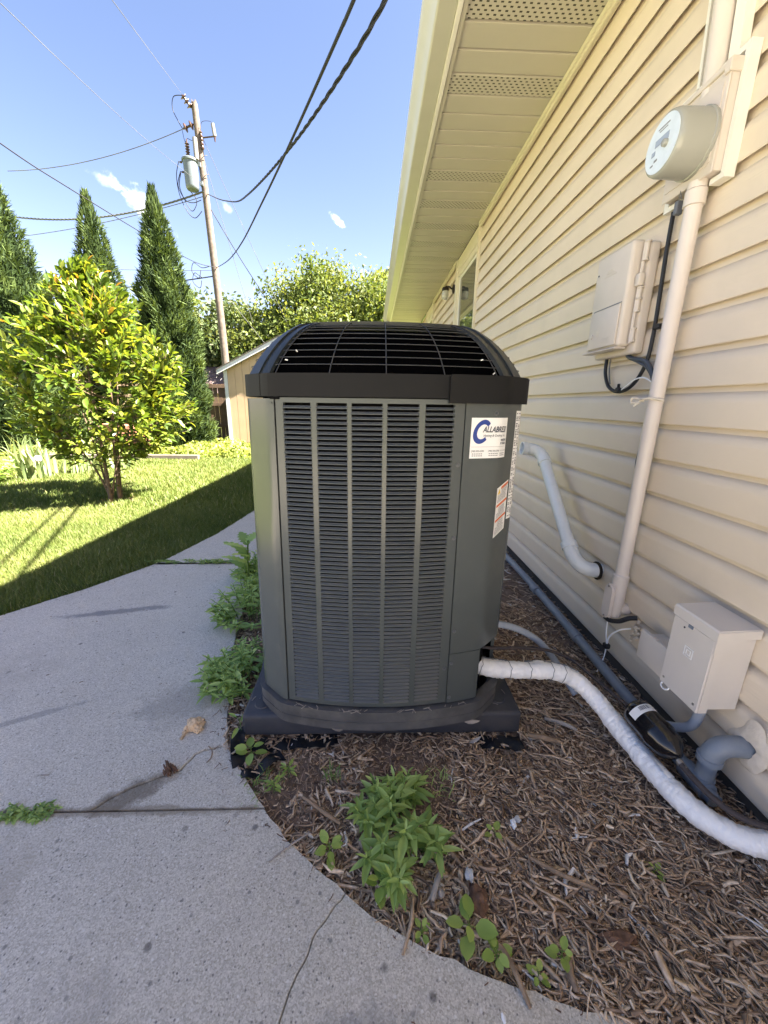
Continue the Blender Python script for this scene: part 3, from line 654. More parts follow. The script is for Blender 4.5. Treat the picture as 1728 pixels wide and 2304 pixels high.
def fbox(y, z, w, h, t=0.0012): return (xf-t, xf, MC[1]+y-w/2, MC[1]+y+w/2, MC[2]+z-h/2, MC[2]+z+h/2)
MB().box(*fbox(0.0, 0.012, 0.062, 0.019)).box(*fbox(0.034, -0.012, 0.016, 0.013)).part('display', m_lcd, fc)
MB().box(*fbox(0.018, -0.036, 0.014, 0.006)).box(*fbox(0.035, -0.044, 0.012, 0.004)).box(*fbox(0.0, 0.048, 0.05, 0.003)).box(*fbox(0.0, 0.040, 0.036, 0.002)).part('print', m_inkgrey, fc)
MB().lathe([(0, 0), (0.011, 0), (0.010, 0.010), (0.007, 0.012), (0, 0.012)], (xf, MC[1]-0.022, MC[2]-0.008), (-1, 0, 0), 12).part('reset_knob', m_meter, fc, 40)
MB().box(1.035, 1.06, 1.524, 1.540, 1.790, 1.832, 0.003, 1).tube([(1.045, 1.532, 1.831), (1.04, 1.525, 1.857), (1.045, 1.519, 1.831)], 0.0015, 6).part('seal_tag', m_lockgrey, mt)
# service conduit above the meter with its white channels
uc = thing('service_mast', 'wide painted conduit rising above the meter between two white channels', 'conduit', (1.07, 1.51, 2.14))
LEAN = Matrix.Translation((0, 0, 2.15)) @ Matrix.Rotation(math.radians(-4.5), 4, 'X') @ Matrix.Translation((0, 0, -2.15))
MB().add(*tube([(1.072, 1.506, 2.135), (1.072, 1.506, 2.93)], 0.031, 20), LEAN).part('pipe', m_pipe, uc, 40)
MB().box(1.070, 1.1035, 1.566, 1.578, 2.168, 2.900, M=LEAN).part('side_channel', m_white, uc)
MB().box(1.076, 1.1035, 1.428, 1.468, 2.168, 2.900, M=LEAN).part('side_channel', m_white, uc)
# conduit below the meter
lc = thing('conduit', 'painted conduit running down the wall from the meter to an oval fitting', 'conduit', (1.06, 1.47, 0.26))
MB().tube([(1.058, 1.474, 0.455), (1.058, 1.474, 1.850)], 0.0255, 22).part('pipe', m_pipe, lc, 40)
MB().lathe([(0.0258, 0.0), (0.031, 0.002), (0.031, 0.045), (0.026, 0.048)], (1.058, 1.474, 1.790), (0, 0, 1), 22).lathe([(0.024, 0.0), (0.028, 0.0), (0.028, 0.02), (0.024, 0.02)], (1.058, 1.474, 1.838), (0, 0, 1), 22).part('collar', m_pipe, lc, 40)
MB().lathe([(0.0258, -0.012), (0.0305, -0.010), (0.0305, 0.036), (0.026, 0.040)], (1.058, 1.474, 0.430), (0, 0, 1), 22).part('collar', m_pipe, lc, 40)
bd = MB(); bd.add(*lathe([(0.0, -0.16), (0.021, -0.158), (0.029, -0.14), (0.030, -0.02), (0.0275, 0.0)], (1.058, 1.474, 0.43), (0, 0, 1), 20)); bd.tube([(1.060, 1.474, 0.315), (1.11, 1.474, 0.305)], 0.027, 16)
bd.part('elbow_body', m_pipe, lc, 40)
cp = [(0.026*math.cos(a)+0, 0.036*math.sin(a)*1.0+(0.042 if math.sin(a) > 0 else -0.042)) for a in [2*PI*i/28 for i in range(28)]]
V, F = prism([(1.474+p[0], 0.345+p[1]) for p in cp], 'x', 1.0135, 1.0225); cov = MB().add(V, F).part('cover', m_pipe, lc, 40)
MB().lathe([(0, 0), (0.005, 0), (0.0045, 0.003), (0, 0.003)], (1.0133, 1.474, 0.414), (-1, 0, 0), 8).lathe([(0, 0), (0.005, 0), (0.0045, 0.003), (0, 0.003)], (1.0133, 1.474, 0.276), (-1, 0, 0), 8).part('screw', m_steel, cov)
MB().box(1.0225, 1.030, 1.450, 1.498, 0.272, 0.42, 0.006, 2).part('rim', m_pipe, lc)
MB().tube(spline([(1.03, 1.495, 1.172), (1.015, 1.50, 1.178), (1.02, 1.46, 1.182), (1.06, 1.434, 1.176)], 5), 0.0045, 6).tube(spline([(1.02, 1.50, 1.178), (1.005, 1.53, 1.185), (1.0, 1.525, 1.165), (1.015, 1.50, 1.17), (1.0, 1.51, 1.155)], 5), 0.004, 6).part('tied_string', m_caulk, lc)
# black curved wire and caulk at the fitting
MB().tube(spline([(1.02, 1.475, 0.268), (1.03, 1.455, 0.262), (1.05, 1.425, 0.275), (1.075, 1.405, 0.30), (1.10, 1.39, 0.31)], 6), 0.010, 8).top('wire_stub', m_black, 'thick black wire looping out under the oval conduit fitting', 'wire', smooth=40)
def blob(name, c, r, n, sq, m, label, cat):
    mb = MB()
    for i in range(n):
        p = [c[k] + R_.gauss(0, r[k]*0.45) for k in range(3)]; rr = R_.uniform(0.35, 0.75)*min(r)*sq
        V, F = lathe([(0, -rr), (rr*0.7, -rr*0.7), (rr, 0), (rr*0.7, rr*0.7), (0, rr)], p, (R_.gauss(0, 1), R_.gauss(0, 1), 1), 8); mb.add(V, F)
    return mb.top(name, m, label, cat, smooth=60)
blob('foam_patch', (1.095, 1.375, 0.255), (0.012, 0.022, 0.045), 26, 1.0, m_caulk, 'lump of crusty foam sealing the wall hole beside the oval fitting', 'foam sealant')
lw = thing('loose_wire', 'thin white twisted wire with a black clamp dangling below the oval fitting', 'wire', (1.03, 1.44, 0.03))
MB().tube(spline([(1.035, 1.475, 0.262), (1.03, 1.462, 0.20), (1.034, 1.452, 0.145), (1.03, 1.445, 0.10), (1.02, 1.44, 0.06), (1.0, 1.43, 0.02)], 6), 0.0028, 6).tube(spline([(1.09, 1.40, 0.255), (1.055, 1.42, 0.235), (1.037, 1.445, 0.19), (1.034, 1.45, 0.145)], 6), 0.0035, 6).part('strand', m_insul, lw)
MB().box(1.022, 1.046, 1.437, 1.463, 0.128, 0.150, 0.005, 2).part('clamp', m_black, lw)
# network interface box
nb = thing('interface_box', 'beige telephone interface box with side hinges mounted on the siding', 'utility box', (1.05, 1.80, 1.36))
MB().box(1.060, 1.1035, 1.665, 1.955, 1.362, 1.765, 0.012, 3).part('base', m_box, nb, 35)
MB().box(1.006, 1.0595, 1.690, 1.938, 1.392, 1.778, 0.014, 3).part('cover', m_box, nb, 35)
MB().box(0.998, 1.0055, 1.705, 1.902, 1.400, 1.555, 0.003, 2).part('door', m_box, nb, 30)
gv = MB()
for (a, b, c, d) in ((1.705, 1.906, 1.558, 1.562), (1.904, 1.908, 1.40, 1.5578)): gv.box(1.0045, 1.0058, a, b, c, d)
gv.part('door_seam', m_tape, nb)
MB().box(1.000, 1.050, 1.700, 1.955, 1.384, 1.3915, 0.003, 1).part('lip', m_box, nb)
hg = MB()
for z0, z1 in ((1.700, 1.758), (1.565, 1.600), (1.520, 1.562), (1.410, 1.452)):
    hg.tube([(1.049, 1.668, z0), (1.049, 1.668, z1)], 0.0075, 10).lathe([(0, 0), (0.012, 0), (0.012, 0.005), (0, 0.005)], (1.049, 1.668, z0-0.005), (0, 0, 1), 10).lathe([(0, 0), (0.012, 0), (0.012, 0.005), (0, 0.005)], (1.049, 1.668, z1), (0, 0, 1), 10)
hg.tube([(1.045, 1.674, 1.40), (1.045, 1.674, 1.76)], 0.006, 8); hg.part('hinge', m_box, nb, 40)
MB().box(1.028, 1.052, 1.655, 1.682, 1.606, 1.652, 0.006, 2).part('latch', m_box, nb, 35)
MB().lathe([(0, 0), (0.010, 0), (0.010, 0.003), (0.006, 0.004), (0, 0.004)], (0.9978, 1.886, 1.455), (-1, 0, 0), 14).part('door_screw', m_box, nb, 40)
MB().lathe([(0, 0), (0.0035, 0), (0.0035, 0.002), (0, 0.002)], (1.0058, 1.912, 1.708), (-1, 0, 0), 10).part('pin', m_ink, nb)
eb = MB()
for (y, z, w) in ((1.83, 1.705, 0.030), (1.825, 1.695, 0.055), (1.822, 1.685, 0.085)): eb.box(1.0048, 1.0058, y-w/2, y+w/2, z, z+0.004)
for i in range(4): eb.box(0.9968, 0.9979, 1.835, 1.862-0.003*(i % 2), 1.448+0.008*i, 1.452+0.008*i)
for i in range(3): eb.box(0.9968, 0.9979, 1.752, 1.800+0.004*(i % 2), 1.418+0.008*i, 1.422+0.008*i)
eb.part('moulded_print', m_box, nb)
def cable(name, pts, r, m, label, cat='cable', n=7, seg=8, group=None):
    return MB().tube(spline(pts, n), r, seg).top(name, m, label, cat, group, smooth=50)
cable('black_cable', [(1.088, 1.613, 1.838), (1.088, 1.612, 1.70), (1.090, 1.607, 1.55), (1.090, 1.603, 1.42), (1.089, 1.61, 1.33), (1.085, 1.64, 1.265), (1.082, 1.69, 1.225), (1.080, 1.76, 1.215), (1.080, 1.83, 1.24), (1.080, 1.872, 1.30), (1.085, 1.886, 1.361)], 0.0075, m_black, 'black cable hanging from the meter and looping under the beige interface box')
MB().tube(spline([(1.085, 1.735, 1.362), (1.078, 1.70, 1.348), (1.072, 1.64, 1.336), (1.070, 1.585, 1.322), (1.070, 1.55, 1.29), (1.075, 1.53, 1.25), (1.085, 1.515, 1.235)], 7), 0.0085, 8).tube(spline([(1.085, 1.728, 1.362), (1.078, 1.69, 1.345), (1.074, 1.635, 1.325), (1.073, 1.585, 1.306), (1.074, 1.55, 1.275), (1.078, 1.53, 1.242), (1.086, 1.515, 1.225)], 7), 0.007, 8).top('jacketed_cable', m_bluegrey, 'pair of slate grey cables arching from the interface box behind the conduit', 'cable', smooth=50)
cable('thin_wire', [(1.088, 1.863, 1.361), (1.085, 1.85, 1.30), (1.085, 1.83, 1.25)], 0.003, m_alu, 'thin green grey wire beside the black loop under the interface box', 'wire')
cable('ground_lead', [(1.075, 1.72, 1.222), (1.065, 1.68, 1.235), (1.06, 1.62, 1.258), (1.062, 1.57, 1.262), (1.07, 1.535, 1.245)], 0.0028, m_insul, 'thin white wire crossing the black cable loop to the conduit', 'wire')
MB().box(1.066, 1.085, 1.735, 1.757, 1.212, 1.232, 0.004, 1).tube([(1.075, 1.745, 1.23), (1.07, 1.738, 1.245)], 0.006, 8).top('cable_clip', m_black, 'black clip at the bottom of the cable loop below the interface box', 'clip')
MB().box(1.080, 1.104, 1.570, 1.602, 1.440, 1.458, 0.003, 1).top('cable_clip', m_black, 'black clip holding the straight cable beside the interface box', 'clip')
cable('black_cable', [(1.098, 1.553, 1.05), (1.082, 1.540, 0.99), (1.072, 1.530, 0.93), (1.078, 1.522, 0.86), (1.09, 1.51, 0.80)], 0.007, m_black, 'short black cable bulging out behind the lower conduit pipe')
# white PVC vent
pv = thing('vent_pipe', 'white PVC pipe with two elbows leaving the wall and facing the yard', 'pipe', (1.0, 1.9, 0.37))
def elbow(a, c, b, r, n=8):
    a, c, b = Vector(a), Vector(c), Vector(b); return [(1-t)**2*a + 2*t*(1-t)*c + t*t*b for t in [i/n for i in range(n+1)]]
p_lo = Vector((0.998, 1.805, 0.47)); p_hi = Vector((0.998, 2.215, 0.845)); dv = (p_hi-p_lo).normalized()
MB().tube([p_lo, p_hi], 0.0305, 24).part('pipe', m_pvc, pv, 40)
q = Vector((0.998, 1.735, 0.400))
MB().tube([Vector((1.112, 1.700, 0.384)), Vector((1.085, 1.703, 0.384))] + elbow((1.08, 1.705, 0.385), (1.0, 1.715, 0.385), p_lo-dv*0.01, 8), 0.0345, 24).part('lower_elbow', m_pvc, pv, 40)
MB().lathe([(0.031, -0.018), (0.039, -0.016), (0.039, 0.016), (0.031, 0.018)], p_lo+dv*0.005, dv, 24).part('collar', m_pvc, pv, 40)
MB().lathe([(0.031, -0.016), (0.0375, -0.014), (0.0375, 0.014), (0.031, 0.016)], p_hi-dv*0.005, dv, 24).part('collar', m_pvc, pv, 40)
pth = elbow(p_hi, p_hi+dv*0.085, p_hi+dv*0.085+Vector((-0.085, 0, 0.005)), 8)
end = pth[-1]; ax = Vector((-1, 0.0, 0.05)).normalized()
MB().tube(pth, 0.0345, 24, cap=False).part('upper_elbow', m_pvc, pv, 40)
MB().lathe([(0.0345, -0.004), (0.0375, 0.0), (0.0375, 0.030), (0.0315, 0.0305), (0.0305, 0.006), (0.030, -0.05)], end, ax, 24).part('mouth', m_pvc, pv, 40)
MB().lathe([(0.034, 0), (0.043, 0), (0.045, 0.006), (0.037, 0.010), (0.034, 0.010)], (1.098, 1.701, 0.384), (-1, 0, 0), 18).top('rust_ring', m_barkd, 'dark rusty collar where the white vent pipe enters the siding', 'ring', smooth=40)
# disconnect box
db = thing('disconnect_box', 'pale metal disconnect box with overhanging lid beside the grey conduit', 'electrical box', (1.04, 1.01, 0.27))
MB().box(0.984, 1.1035, 0.934, 1.080, 0.272, 0.515, 0.003, 1).part('body', m_boxd, db)
V, F = prism([(0.976, 0.512), (0.976, 0.541), (0.981, 0.546), (1.1035, 0.551), (1.1035, 0.522), (0.984, 0.5165)], 'y', 0.9275, 1.088); MB().add(V, F).part('lid', m_boxd, db)
V, F = prism([(0.9762, 0.5415), (0.9762, 0.470), (0.9985, 0.470), (1.050, 0.518), (1.1030, 0.522), (1.1030, 0.549)], 'y', 0.9245, 0.9272); MB().add(V, F).part('lid_flap', m_boxd, db)
MB().box(0.977, 0.9835, 0.9300, 1.083, 0.263, 0.5115, 0.002, 1).part('front_cover', m_boxd, db)
MB().box(0.9838, 1.010, 0.9302, 0.9337, 0.264, 0.470).part('front_flange', m_boxd, db)
em = MB()
def sq(c, h, w, x0=0.9755, x1=0.9769):
    y, z = c
    for (a, b, d, e) in ((y-h, y+h, z+h-w, z+h), (y-h, y+h, z-h, z-h+w), (y-h, y-h+w, z-h+w, z+h-w), (y+h-w, y+h, z-h+w, z+h-w)): em.box(x0, x1, a, b, d, e)
sq((1.003, 0.425), 0.0165, 0.003); sq((1.003, 0.425), 0.0085, 0.0026); em.part('square_emblem', m_label, db)
MB().lathe([(0, 0), (0.003, 0), (0.003, 0.0015), (0, 0.0015)], (0.9768, 1.036, 0.492), (-1, 0, 0), 10).part('pin_hole', m_ink, db)
MB().box(0.9735, 0.977, 1.006, 1.022, 0.502, 0.5118).part('latch_hole', m_gpvc, db)
MB().tube(spline([(0.982, 1.070, 0.266), (0.972, 1.066, 0.256), (0.970, 1.050, 0.252), (0.975, 1.040, 0.258), (0.982, 1.042, 0.266)], 5), 0.0028, 6).part('lock_loop', m_label, db)
for (y, z) in ((0.945, 0.285), (1.068, 0.286)): MB().lathe([(0, 0), (0.0042, 0), (0.0036, 0.002), (0, 0.0022)], (0.977, y, z), (-1, 0, 0), 10).part('screw', m_steel, db)
gf = thing('outlet_box', 'small pale covered outlet tucked behind the larger disconnect box', 'outlet', (1.07, 1.17, 0.25))
MB().box(1.040, 1.1035, 1.110, 1.250, 0.240, 0.330, 0.004, 2).part('body', m_boxd, gf, 35)
MB().box(1.022, 1.0395, 1.105, 1.262, 0.228, 0.345, 0.005, 2).part('cover', m_boxd, gf, 35)
MB().box(1.018, 1.030, 1.180, 1.187, 0.3455, 0.350).part('hinge_pin', m_boxd, gf)
cable('flex_conduit', [(1.045, 0.980, 0.275), (1.045, 0.982, 0.215), (1.042, 0.995, 0.155), (1.025, 1.03, 0.115), (1.005, 1.09, 0.08), (1.0, 1.16, 0.045)], 0.0145, m_gflex, 'grey flexible conduit curving down out of the disconnect box', 'conduit', seg=14)
# grey PVC at the wall foot
gpz = thing('drain_pipe', 'long grey plastic pipe lying along the foot of the wall on the mulch', 'pipe', (1.01, 1.7, 0.02))
MB().tube(spline([(1.025, 2.95, 0.035), (1.03, 2.4, 0.045), (1.025, 2.05, 0.05), (1.018, 1.75, 0.052), (1.012, 1.4, 0.052), (1.008, 1.1, 0.05), (1.005, 0.83, 0.045)], 4), 0.0215, 16).part('pipe', m_gpvc, gpz, 50)
for y in (2.16, 1.66): MB().lathe([(0.0218, -0.03), (0.0265, -0.028), (0.0265, 0.028), (0.0218, 0.03)], (1.0195 if y > 2 else 1.0165, y, 0.0515), (0, 1, 0), 16).part('coupling', m_gpvc, gpz, 40)
MB().lathe([(0.022, -0.045), (0.029, -0.043), (0.029, 0.043), (0.022, 0.045)], (1.006, 0.90, 0.046), (0, 1, 0), 18).part('tee_fitting', m_gpvc, gpz, 40)
ge = thing('elbow_pipe', 'grey plastic elbow coming out of the wall and turning down into the mulch', 'pipe', (1.03, 0.9, 0.03))
MB().tube([Vector((1.13, 0.872, 0.192))] + elbow((1.075, 0.880, 0.192), (1.022, 0.890, 0.192), (1.018, 0.890, 0.135), 10), 0.0295, 22).part('elbow', m_gpvc, ge, 40)
MB().tube([(1.018, 0.890, 0.140), (1.016, 0.890, 0.03)], 0.0242, 20).part('riser', m_gpvc, ge, 40)
MB().lathe([(0.0295, -0.01), (0.0332, -0.008), (0.0332, 0.008), (0.0295, 0.01)], (1.018, 0.890, 0.138), (0, 0, 1), 22).lathe([(0.024, -0.012), (0.029, -0.01), (0.029, 0.018), (0.024, 0.02)], (1.016, 0.890, 0.052), (0, 0, 1), 22).part('collar', m_gpvc, ge, 40)
fp = MB(); V = []; F = []; K, S = 7, 40
for j in range(K+1):
    for i in range(S):
        a = 2*PI*i/S; lob = 1+0.30*mnoise.noise((math.cos(a)*1.6, math.sin(a)*1.6, 4.0))+(0.75 if 0.9 < a < 2.0 else 0)*math.sin((a-0.9)/1.1*PI)
        r = 0.030+(0.040*lob)*(j/K); y = 0.872+r*math.cos(a)*0.85-(0.014*math.sin(a) if math.sin(a) > 0 else 0); z = 0.194+r*math.sin(a)
        x = 1.104-(0.012*(1-(j/K)**2)+0.004*mnoise.noise((y*60, z*60, 1)))
        V.append((x, y, z))
for j in range(K):
    for i in range(S): F.append((j*S+i, (j+1)*S+i, (j+1)*S+(i+1) % S, j*S+(i+1) % S))
fp.add(V, F).top('caulk_patch', m_caulk, 'smeared pale caulk around the grey elbow hole in the siding', 'caulk', smooth=60)

# ================================================================== AIR CONDITIONER
ac = thing('air_conditioner', 'large grey louvered air conditioner unit with black domed top on a dark pad', 'air conditioner', (0.035, 1.52, 0.0))
def outline():
    P = []
    def seg(f, a, b, n):
        for i in range(n): P.append(f(a+(b-a)*i/n))
    k = 0.42
    seg(lambda x: (x, 1.070+k*(x-0.035)**2), -0.298, 0.366, 120)
    seg(lambda t: (0.366+(0.452-0.366)*t, 1.116+(1.200-1.116)*t), 0, 1, 24)
    seg(lambda y: (0.490-0.37*(y-1.52)**2, y), 1.200, 1.840, 110)
    seg(lambda t: (0.452-(0.452-0.366)*t, 1.840+0.084*t), 0, 1, 24)
    seg(lambda x: (x, 1.970-k*(x-0.035)**2), 0.366, -0.298, 120)
    seg(lambda t: (-0.298-0.088*t, 1.924-0.084*t), 0, 1, 24)
    seg(lambda y: (-0.424+0.37*(y-1.52)**2, y), 1.840, 1.200, 110)
    seg(lambda t: (-0.386+0.088*t, 1.200-0.084*t), 0, 1, 24)
    P = np.array(P); n = len(P)
    d = np.r_[0, np.cumsum(np.linalg.norm(np.diff(np.r_[P, P[:1]], axis=0), axis=1))]
    m = 720; s = np.linspace(0, d[-1], m, endpoint=False)
    Q = np.c_[np.interp(s, d, np.r_[P[:, 0], P[:1, 0]]), np.interp(s, d, np.r_[P[:, 1], P[:1, 1]])]
    for _ in range(2): Q = sum(np.roll(Q, i, axis=0) for i in range(-3, 4))/7
    return Q, d[-1]
OL, PER = outline(); NO = len(OL)
_t = np.roll(OL, -1, 0)-np.roll(OL, 1, 0); _t /= np.linalg.norm(_t, axis=1)[:, None]; ON = np.c_[_t[:, 1], -_t[:, 0]]
def surf(s, z, off=0.0):
    u = (s/PER*NO) % NO; i = int(u); f = u-i; j = (i+1) % NO
    p = OL[i]*(1-f)+OL[j]*f; n = ON[i]*(1-f)+ON[j]*f; n = n/np.linalg.norm(n)
    x = p[0]+n[0]*off
    return (x + taper(x, z), p[1]+n[1]*off, z)
def taper(x, z): return max(0.0, 0.035-x)/0.42*0.0165*max(0.0, z-0.16)     # cabinet draws in slightly on the left
def s_front(x):
    """arc length of the front curve at world x"""
    b = min(range(NO), key=lambda i: abs(OL[i][0]-x) + (9 if OL[i][1] > 1.16 else 0)); return b*PER/NO
def s_side(y, right=True):
    b = min(range(NO), key=lambda i: abs(OL[i][1]-y) + (9 if (OL[i][0] > 0.035) != right else 0)); return b*PER/NO
def shell(s0, s1, z0, z1, off0, off1, step=0.012, mb=None):
    """solid curved plate following the outline"""
    if s1 < s0: s1 += PER
    n = max(1, int((s1-s0)/step)); mb = mb or MB(); V = []; F = []
    for i in range(n+1):
        s = s0+(s1-s0)*i/n
        V += [surf(s, z0, off0), surf(s, z0, off1), surf(s, z1, off1), surf(s, z1, off0)]
    for i in range(n):
        for k in range(4):
            a = i*4+k; b = i*4+(k+1) % 4; F.append((a, b, b+4, a+4))
    F.append((3, 2, 1, 0)); F.append((n*4, n*4+1, n*4+2, n*4+3))
    return mb.add(V, F)
SL, SR = s_front(-0.281), s_front(0.256)
SLY, SRY = s_side(1.30, False), s_side(1.27, True)
# front panel frame with five columns of louvers
fx = lambda x: s_front(x*(1.070+0.42*(x-0.035)**2)/1.085)
COLS = [(fx(a), fx(b)) for a, b in ((-0.252, -0.173), (-0.157, -0.074), (-0.058, 0.027), (0.042, 0.127), (0.144, 0.224))]
fp_ = MB(); ZB, ZT = 0.172, 1.163; NL = 70; PZ = 0.01375; LZ0 = 1.1500-NL*PZ
shell(SL+0.0025, SR-0.0015, 1.1500, ZT, -0.014, 0.0, mb=fp_); shell(SL+0.0025, SR-0.0015, ZB, LZ0, -0.014, 0.0, mb=fp_)
ed = [SL+0.0025] + [v for c in COLS for v in c] + [SR-0.0015]
for i in range(0, 12, 2): shell(ed[i], ed[i+1], LZ0, 1.1500, -0.014, 0.0, mb=fp_)
frontp = fp_.part('front_panel', m_ac, ac, 30)
def louver_mesh(w):
    prof = [(-0.0050, 0.0060), (-0.0038, 0.0047), (-0.0022, 0.0032), (-0.0004, 0.0019), (0.0009, 0.0013), (0.0014, 0.0005), (0.0014, -0.0010), (0.0006, -0.0015), (-0.0010, -0.0012)]
    ins = [0.0046, 0.0030, 0.0014, 0.0004, 0.0, 0.0, 0.0, 0.0, 0.0]
    V = []; n = len(prof)
    for (d, z), k in zip(prof, ins): V.append((-w/2+k, -d, z))
    for (d, z), k in zip(prof, ins): V.append((w/2-k, -d, z))
    F = [(i, n+i, n+i+1, i+1) for i in range(n-1)]
    V += [(-w/2, 0.0, 0.0075), (w/2, 0.0, 0.0075)]
    F += [(2*n, 0, 1), (2*n, 1, 2), (2*n, 2, 3), (2*n+1, n+1, n), (2*n+1, n+2, n+1), (2*n+1, n+3, n+2)]
    return V, F
rest = MB()
for (a, b) in COLS:
    p0 = Vector(surf(a, 0)); p1 = Vector(surf(b, 0)); w = (p1-p0).length; c = (p0+p1)/2; ang = math.atan2(p1.y-p0.y, p1.x-p0.x)
    V, F = louver_mesh(w)
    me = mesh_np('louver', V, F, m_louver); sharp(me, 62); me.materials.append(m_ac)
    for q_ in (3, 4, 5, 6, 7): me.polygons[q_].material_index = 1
    for k in range(NL):
        z = LZ0 + k*PZ
        if k >= NL-60:
            o = bpy.data.objects.new('louver', me); COL.objects.link(o); o.parent = ac
            o.location = Vector((c.x+taper(c.x, z), c.y-0.0008, z)) - ac.location; o.rotation_euler = (R_.gauss(0, 0.012), 0, ang)
        else:
            rest.add(V, F, Matrix.Translation((c.x+taper(c.x, z), c.y-0.0008, z)) @ Matrix.Rotation(ang, 4, 'Z'))
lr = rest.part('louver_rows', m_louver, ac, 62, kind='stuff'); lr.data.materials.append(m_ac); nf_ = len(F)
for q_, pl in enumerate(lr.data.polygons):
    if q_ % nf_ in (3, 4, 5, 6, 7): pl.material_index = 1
# corner, side and control panels
shell(SLY, SL-0.0025, 0.168, 1.160, -0.012, 0.001).part('corner_panel', m_ac, ac, 30)
lip = shell(SLY+0.14, SL-0.008, 1.146, 1.151, 0.001, 0.0035); lip.part('panel_crease', m_ac, ac)
ctrl = shell(SR+0.0015, SRY, 0.362, 1.158, -0.012, 0.0015)
ctrl.part('control_panel', m_ac, ac, 30)
SC = s_front(0.366)
shell(SR+0.0015, SC-0.002, 0.168, 0.3595, -0.012, 0.001).part('service_panel', m_ac, ac, 30)
shell(SRY, SLY, 0.168, 1.160, -0.012, 0.0).part('side_panel', m_ac, ac, 30)
V = []; F = []
shell(SC-0.001, SRY+0.1, 0.165, 0.361, -0.085, -0.07).part('pipe_recess', m_coil, ac)
shell(0, PER-0.001, 0.12, 1.20, -0.05, -0.045, 0.03).part('coil', m_coil, ac)
shell(SL-0.0024, SL+0.0024, 0.17, 1.160, -0.010, -0.004).part('seam_gap', m_dark, ac)
# screws
for (s, z) in ((SR-0.012, 0.985), (SR-0.010, 0.765), (SR+0.012, 0.445), (SR+0.010, 0.325), (SR-0.014, 0.308), (SR+0.010, 0.190), (SR+0.095, 1.128)):
    p = Vector(surf(s, z, 0.0)); n = Vector(surf(s, z, 1.0)) - p
    MB().lathe([(0, 0.0), (0.0068, 0.0), (0.0068, 0.002), (0.0042, 0.0022), (0.0042, 0.0055), (0, 0.006)], p, n, 8).part('screw', m_louver, ac)
# base pan and dome
pan = MB(); shell(0, PER-1e-4, 0.088, 0.158, -0.02, 0.014, mb=pan); shell(0, PER-1e-4, 0.1582, 0.1625, -0.01, 0.017, mb=pan); shell(0, PER-1e-4, 0.118, 0.121, 0.0141, 0.016, mb=pan)
pan.part('base_pan', m_pan, ac, 30)
band = MB(); shell(0, PER-1e-4, 1.1655, 1.226, -0.02, 0.0045, mb=band)
band.part('top_band', m_acpl, ac, 30)
S0c = s_front(0.203)
cv = shell(S0c, SRY-0.02, 1.1535, 1.2245, 0.005, 0.016, 0.008); shell(S0c+0.004, SRY-0.024, 1.2246, 1.2275, 0.006, 0.0135, mb=cv)
cv.part('band_cover', m_acpl, ac, 30)
shell(SL-0.055, SL-0.053, 1.1657, 1.2255, 0.0046, 0.0052).part('band_seam', m_dark, ac); shell(SL-0.012, SL+0.016, 1.158, 1.1654, -0.004, 0.004).part('band_tab', m_coil, ac)
CC = np.array((0.035, 1.52)); TM = 1.47
def dome(s, t, off=0.0):
    x, y, _ = surf(s, 1.2, 0.002); k = 1-0.37*(0.52*(1-math.cos(t))+0.48*math.sin(t)); z = 1.226+0.150*math.sin(t)
    p = CC+(np.array((x, y))-CC)*k; d = np.array((x, y))-CC; d = d/np.linalg.norm(d)
    return (p[0]+d[0]*off*math.cos(t)*1.0, p[1]+d[1]*off*math.cos(t), z+off*math.sin(t))
sh = MB(); V = []; F = []; n = 120; m = 8
for j in range(m+1):
    for i in range(n): V.append(dome(PER*i/n, TM*j/m, -0.022))
for j in range(m):
    for i in range(n): F.append((j*n+i, j*n+(i+1) % n, (j+1)*n+(i+1) % n, (j+1)*n+i))
F.append(tuple(range(m*n, m*n+n)))
sh.add(V, F).part('fan_shroud', m_blk0, ac, 40)
# corner ribs
c1s, c1e = s_front(0.366), s_side(1.200, True)
CH = [(s_front(-0.298), -1), (c1s, 1)]
cuts = []
_ss = [s_side(1.205, False), s_front(-0.296), c1s, s_side(1.205, True), s_side(1.835, True)]
half = PER/2
c_fl = (PER-0.122, PER-0.001+0.004); c_fr = (c1s-0.004, c1s+0.118)
c_bk = (c1s+half-0.118+0.0, c1s+half+0.004); c_bl = (PER-0.122-half+0.0, PER-half+0.004)
ribs = []
for (a, b) in (c_fl, c_fr): ribs.append((a, b))
for (a, b) in ((s_side(1.84, True), s_side(1.84, True)+0.12), (s_side(1.84, False)-0.12, s_side(1.84, False))): ribs.append((a, b))
for idx, (a, b) in enumerate(ribs):
    if idx == 0: a, b = a+0.028, b+0.004
    if idx == 1: a, b = a-0.004, b-0.028
    mb = MB()
    for (u0, u1, oo) in ((a, b, 0.0), (a+(b-a)*0.42, a+(b-a)*0.60, 0.005)):
        V = []; F = []; K = 14; W = 6
        for j in range(K+1):
            t = TM*j/K
            for i in range(W+1):
                s = u0+(u1-u0)*i/W; V.append(dome(s, t, oo-0.012)); V.append(dome(s, t, oo))
        def id_(j, i, k): return (j*(W+1)+i)*2+k
        for j in range(K):
            for i in range(W):
                F.append((id_(j, i, 1), id_(j, i+1, 1), id_(j+1, i+1, 1), id_(j+1, i, 1)))
            F.append((id_(j, 0, 0), id_(j, 0, 1), id_(j+1, 0, 1), id_(j+1, 0, 0))); F.append((id_(j, W, 1), id_(j, W, 0), id_(j+1, W, 0), id_(j+1, W, 1)))
        mb.add(V, F)
    mb.part('corner_rib', m_rib, ac, 35)
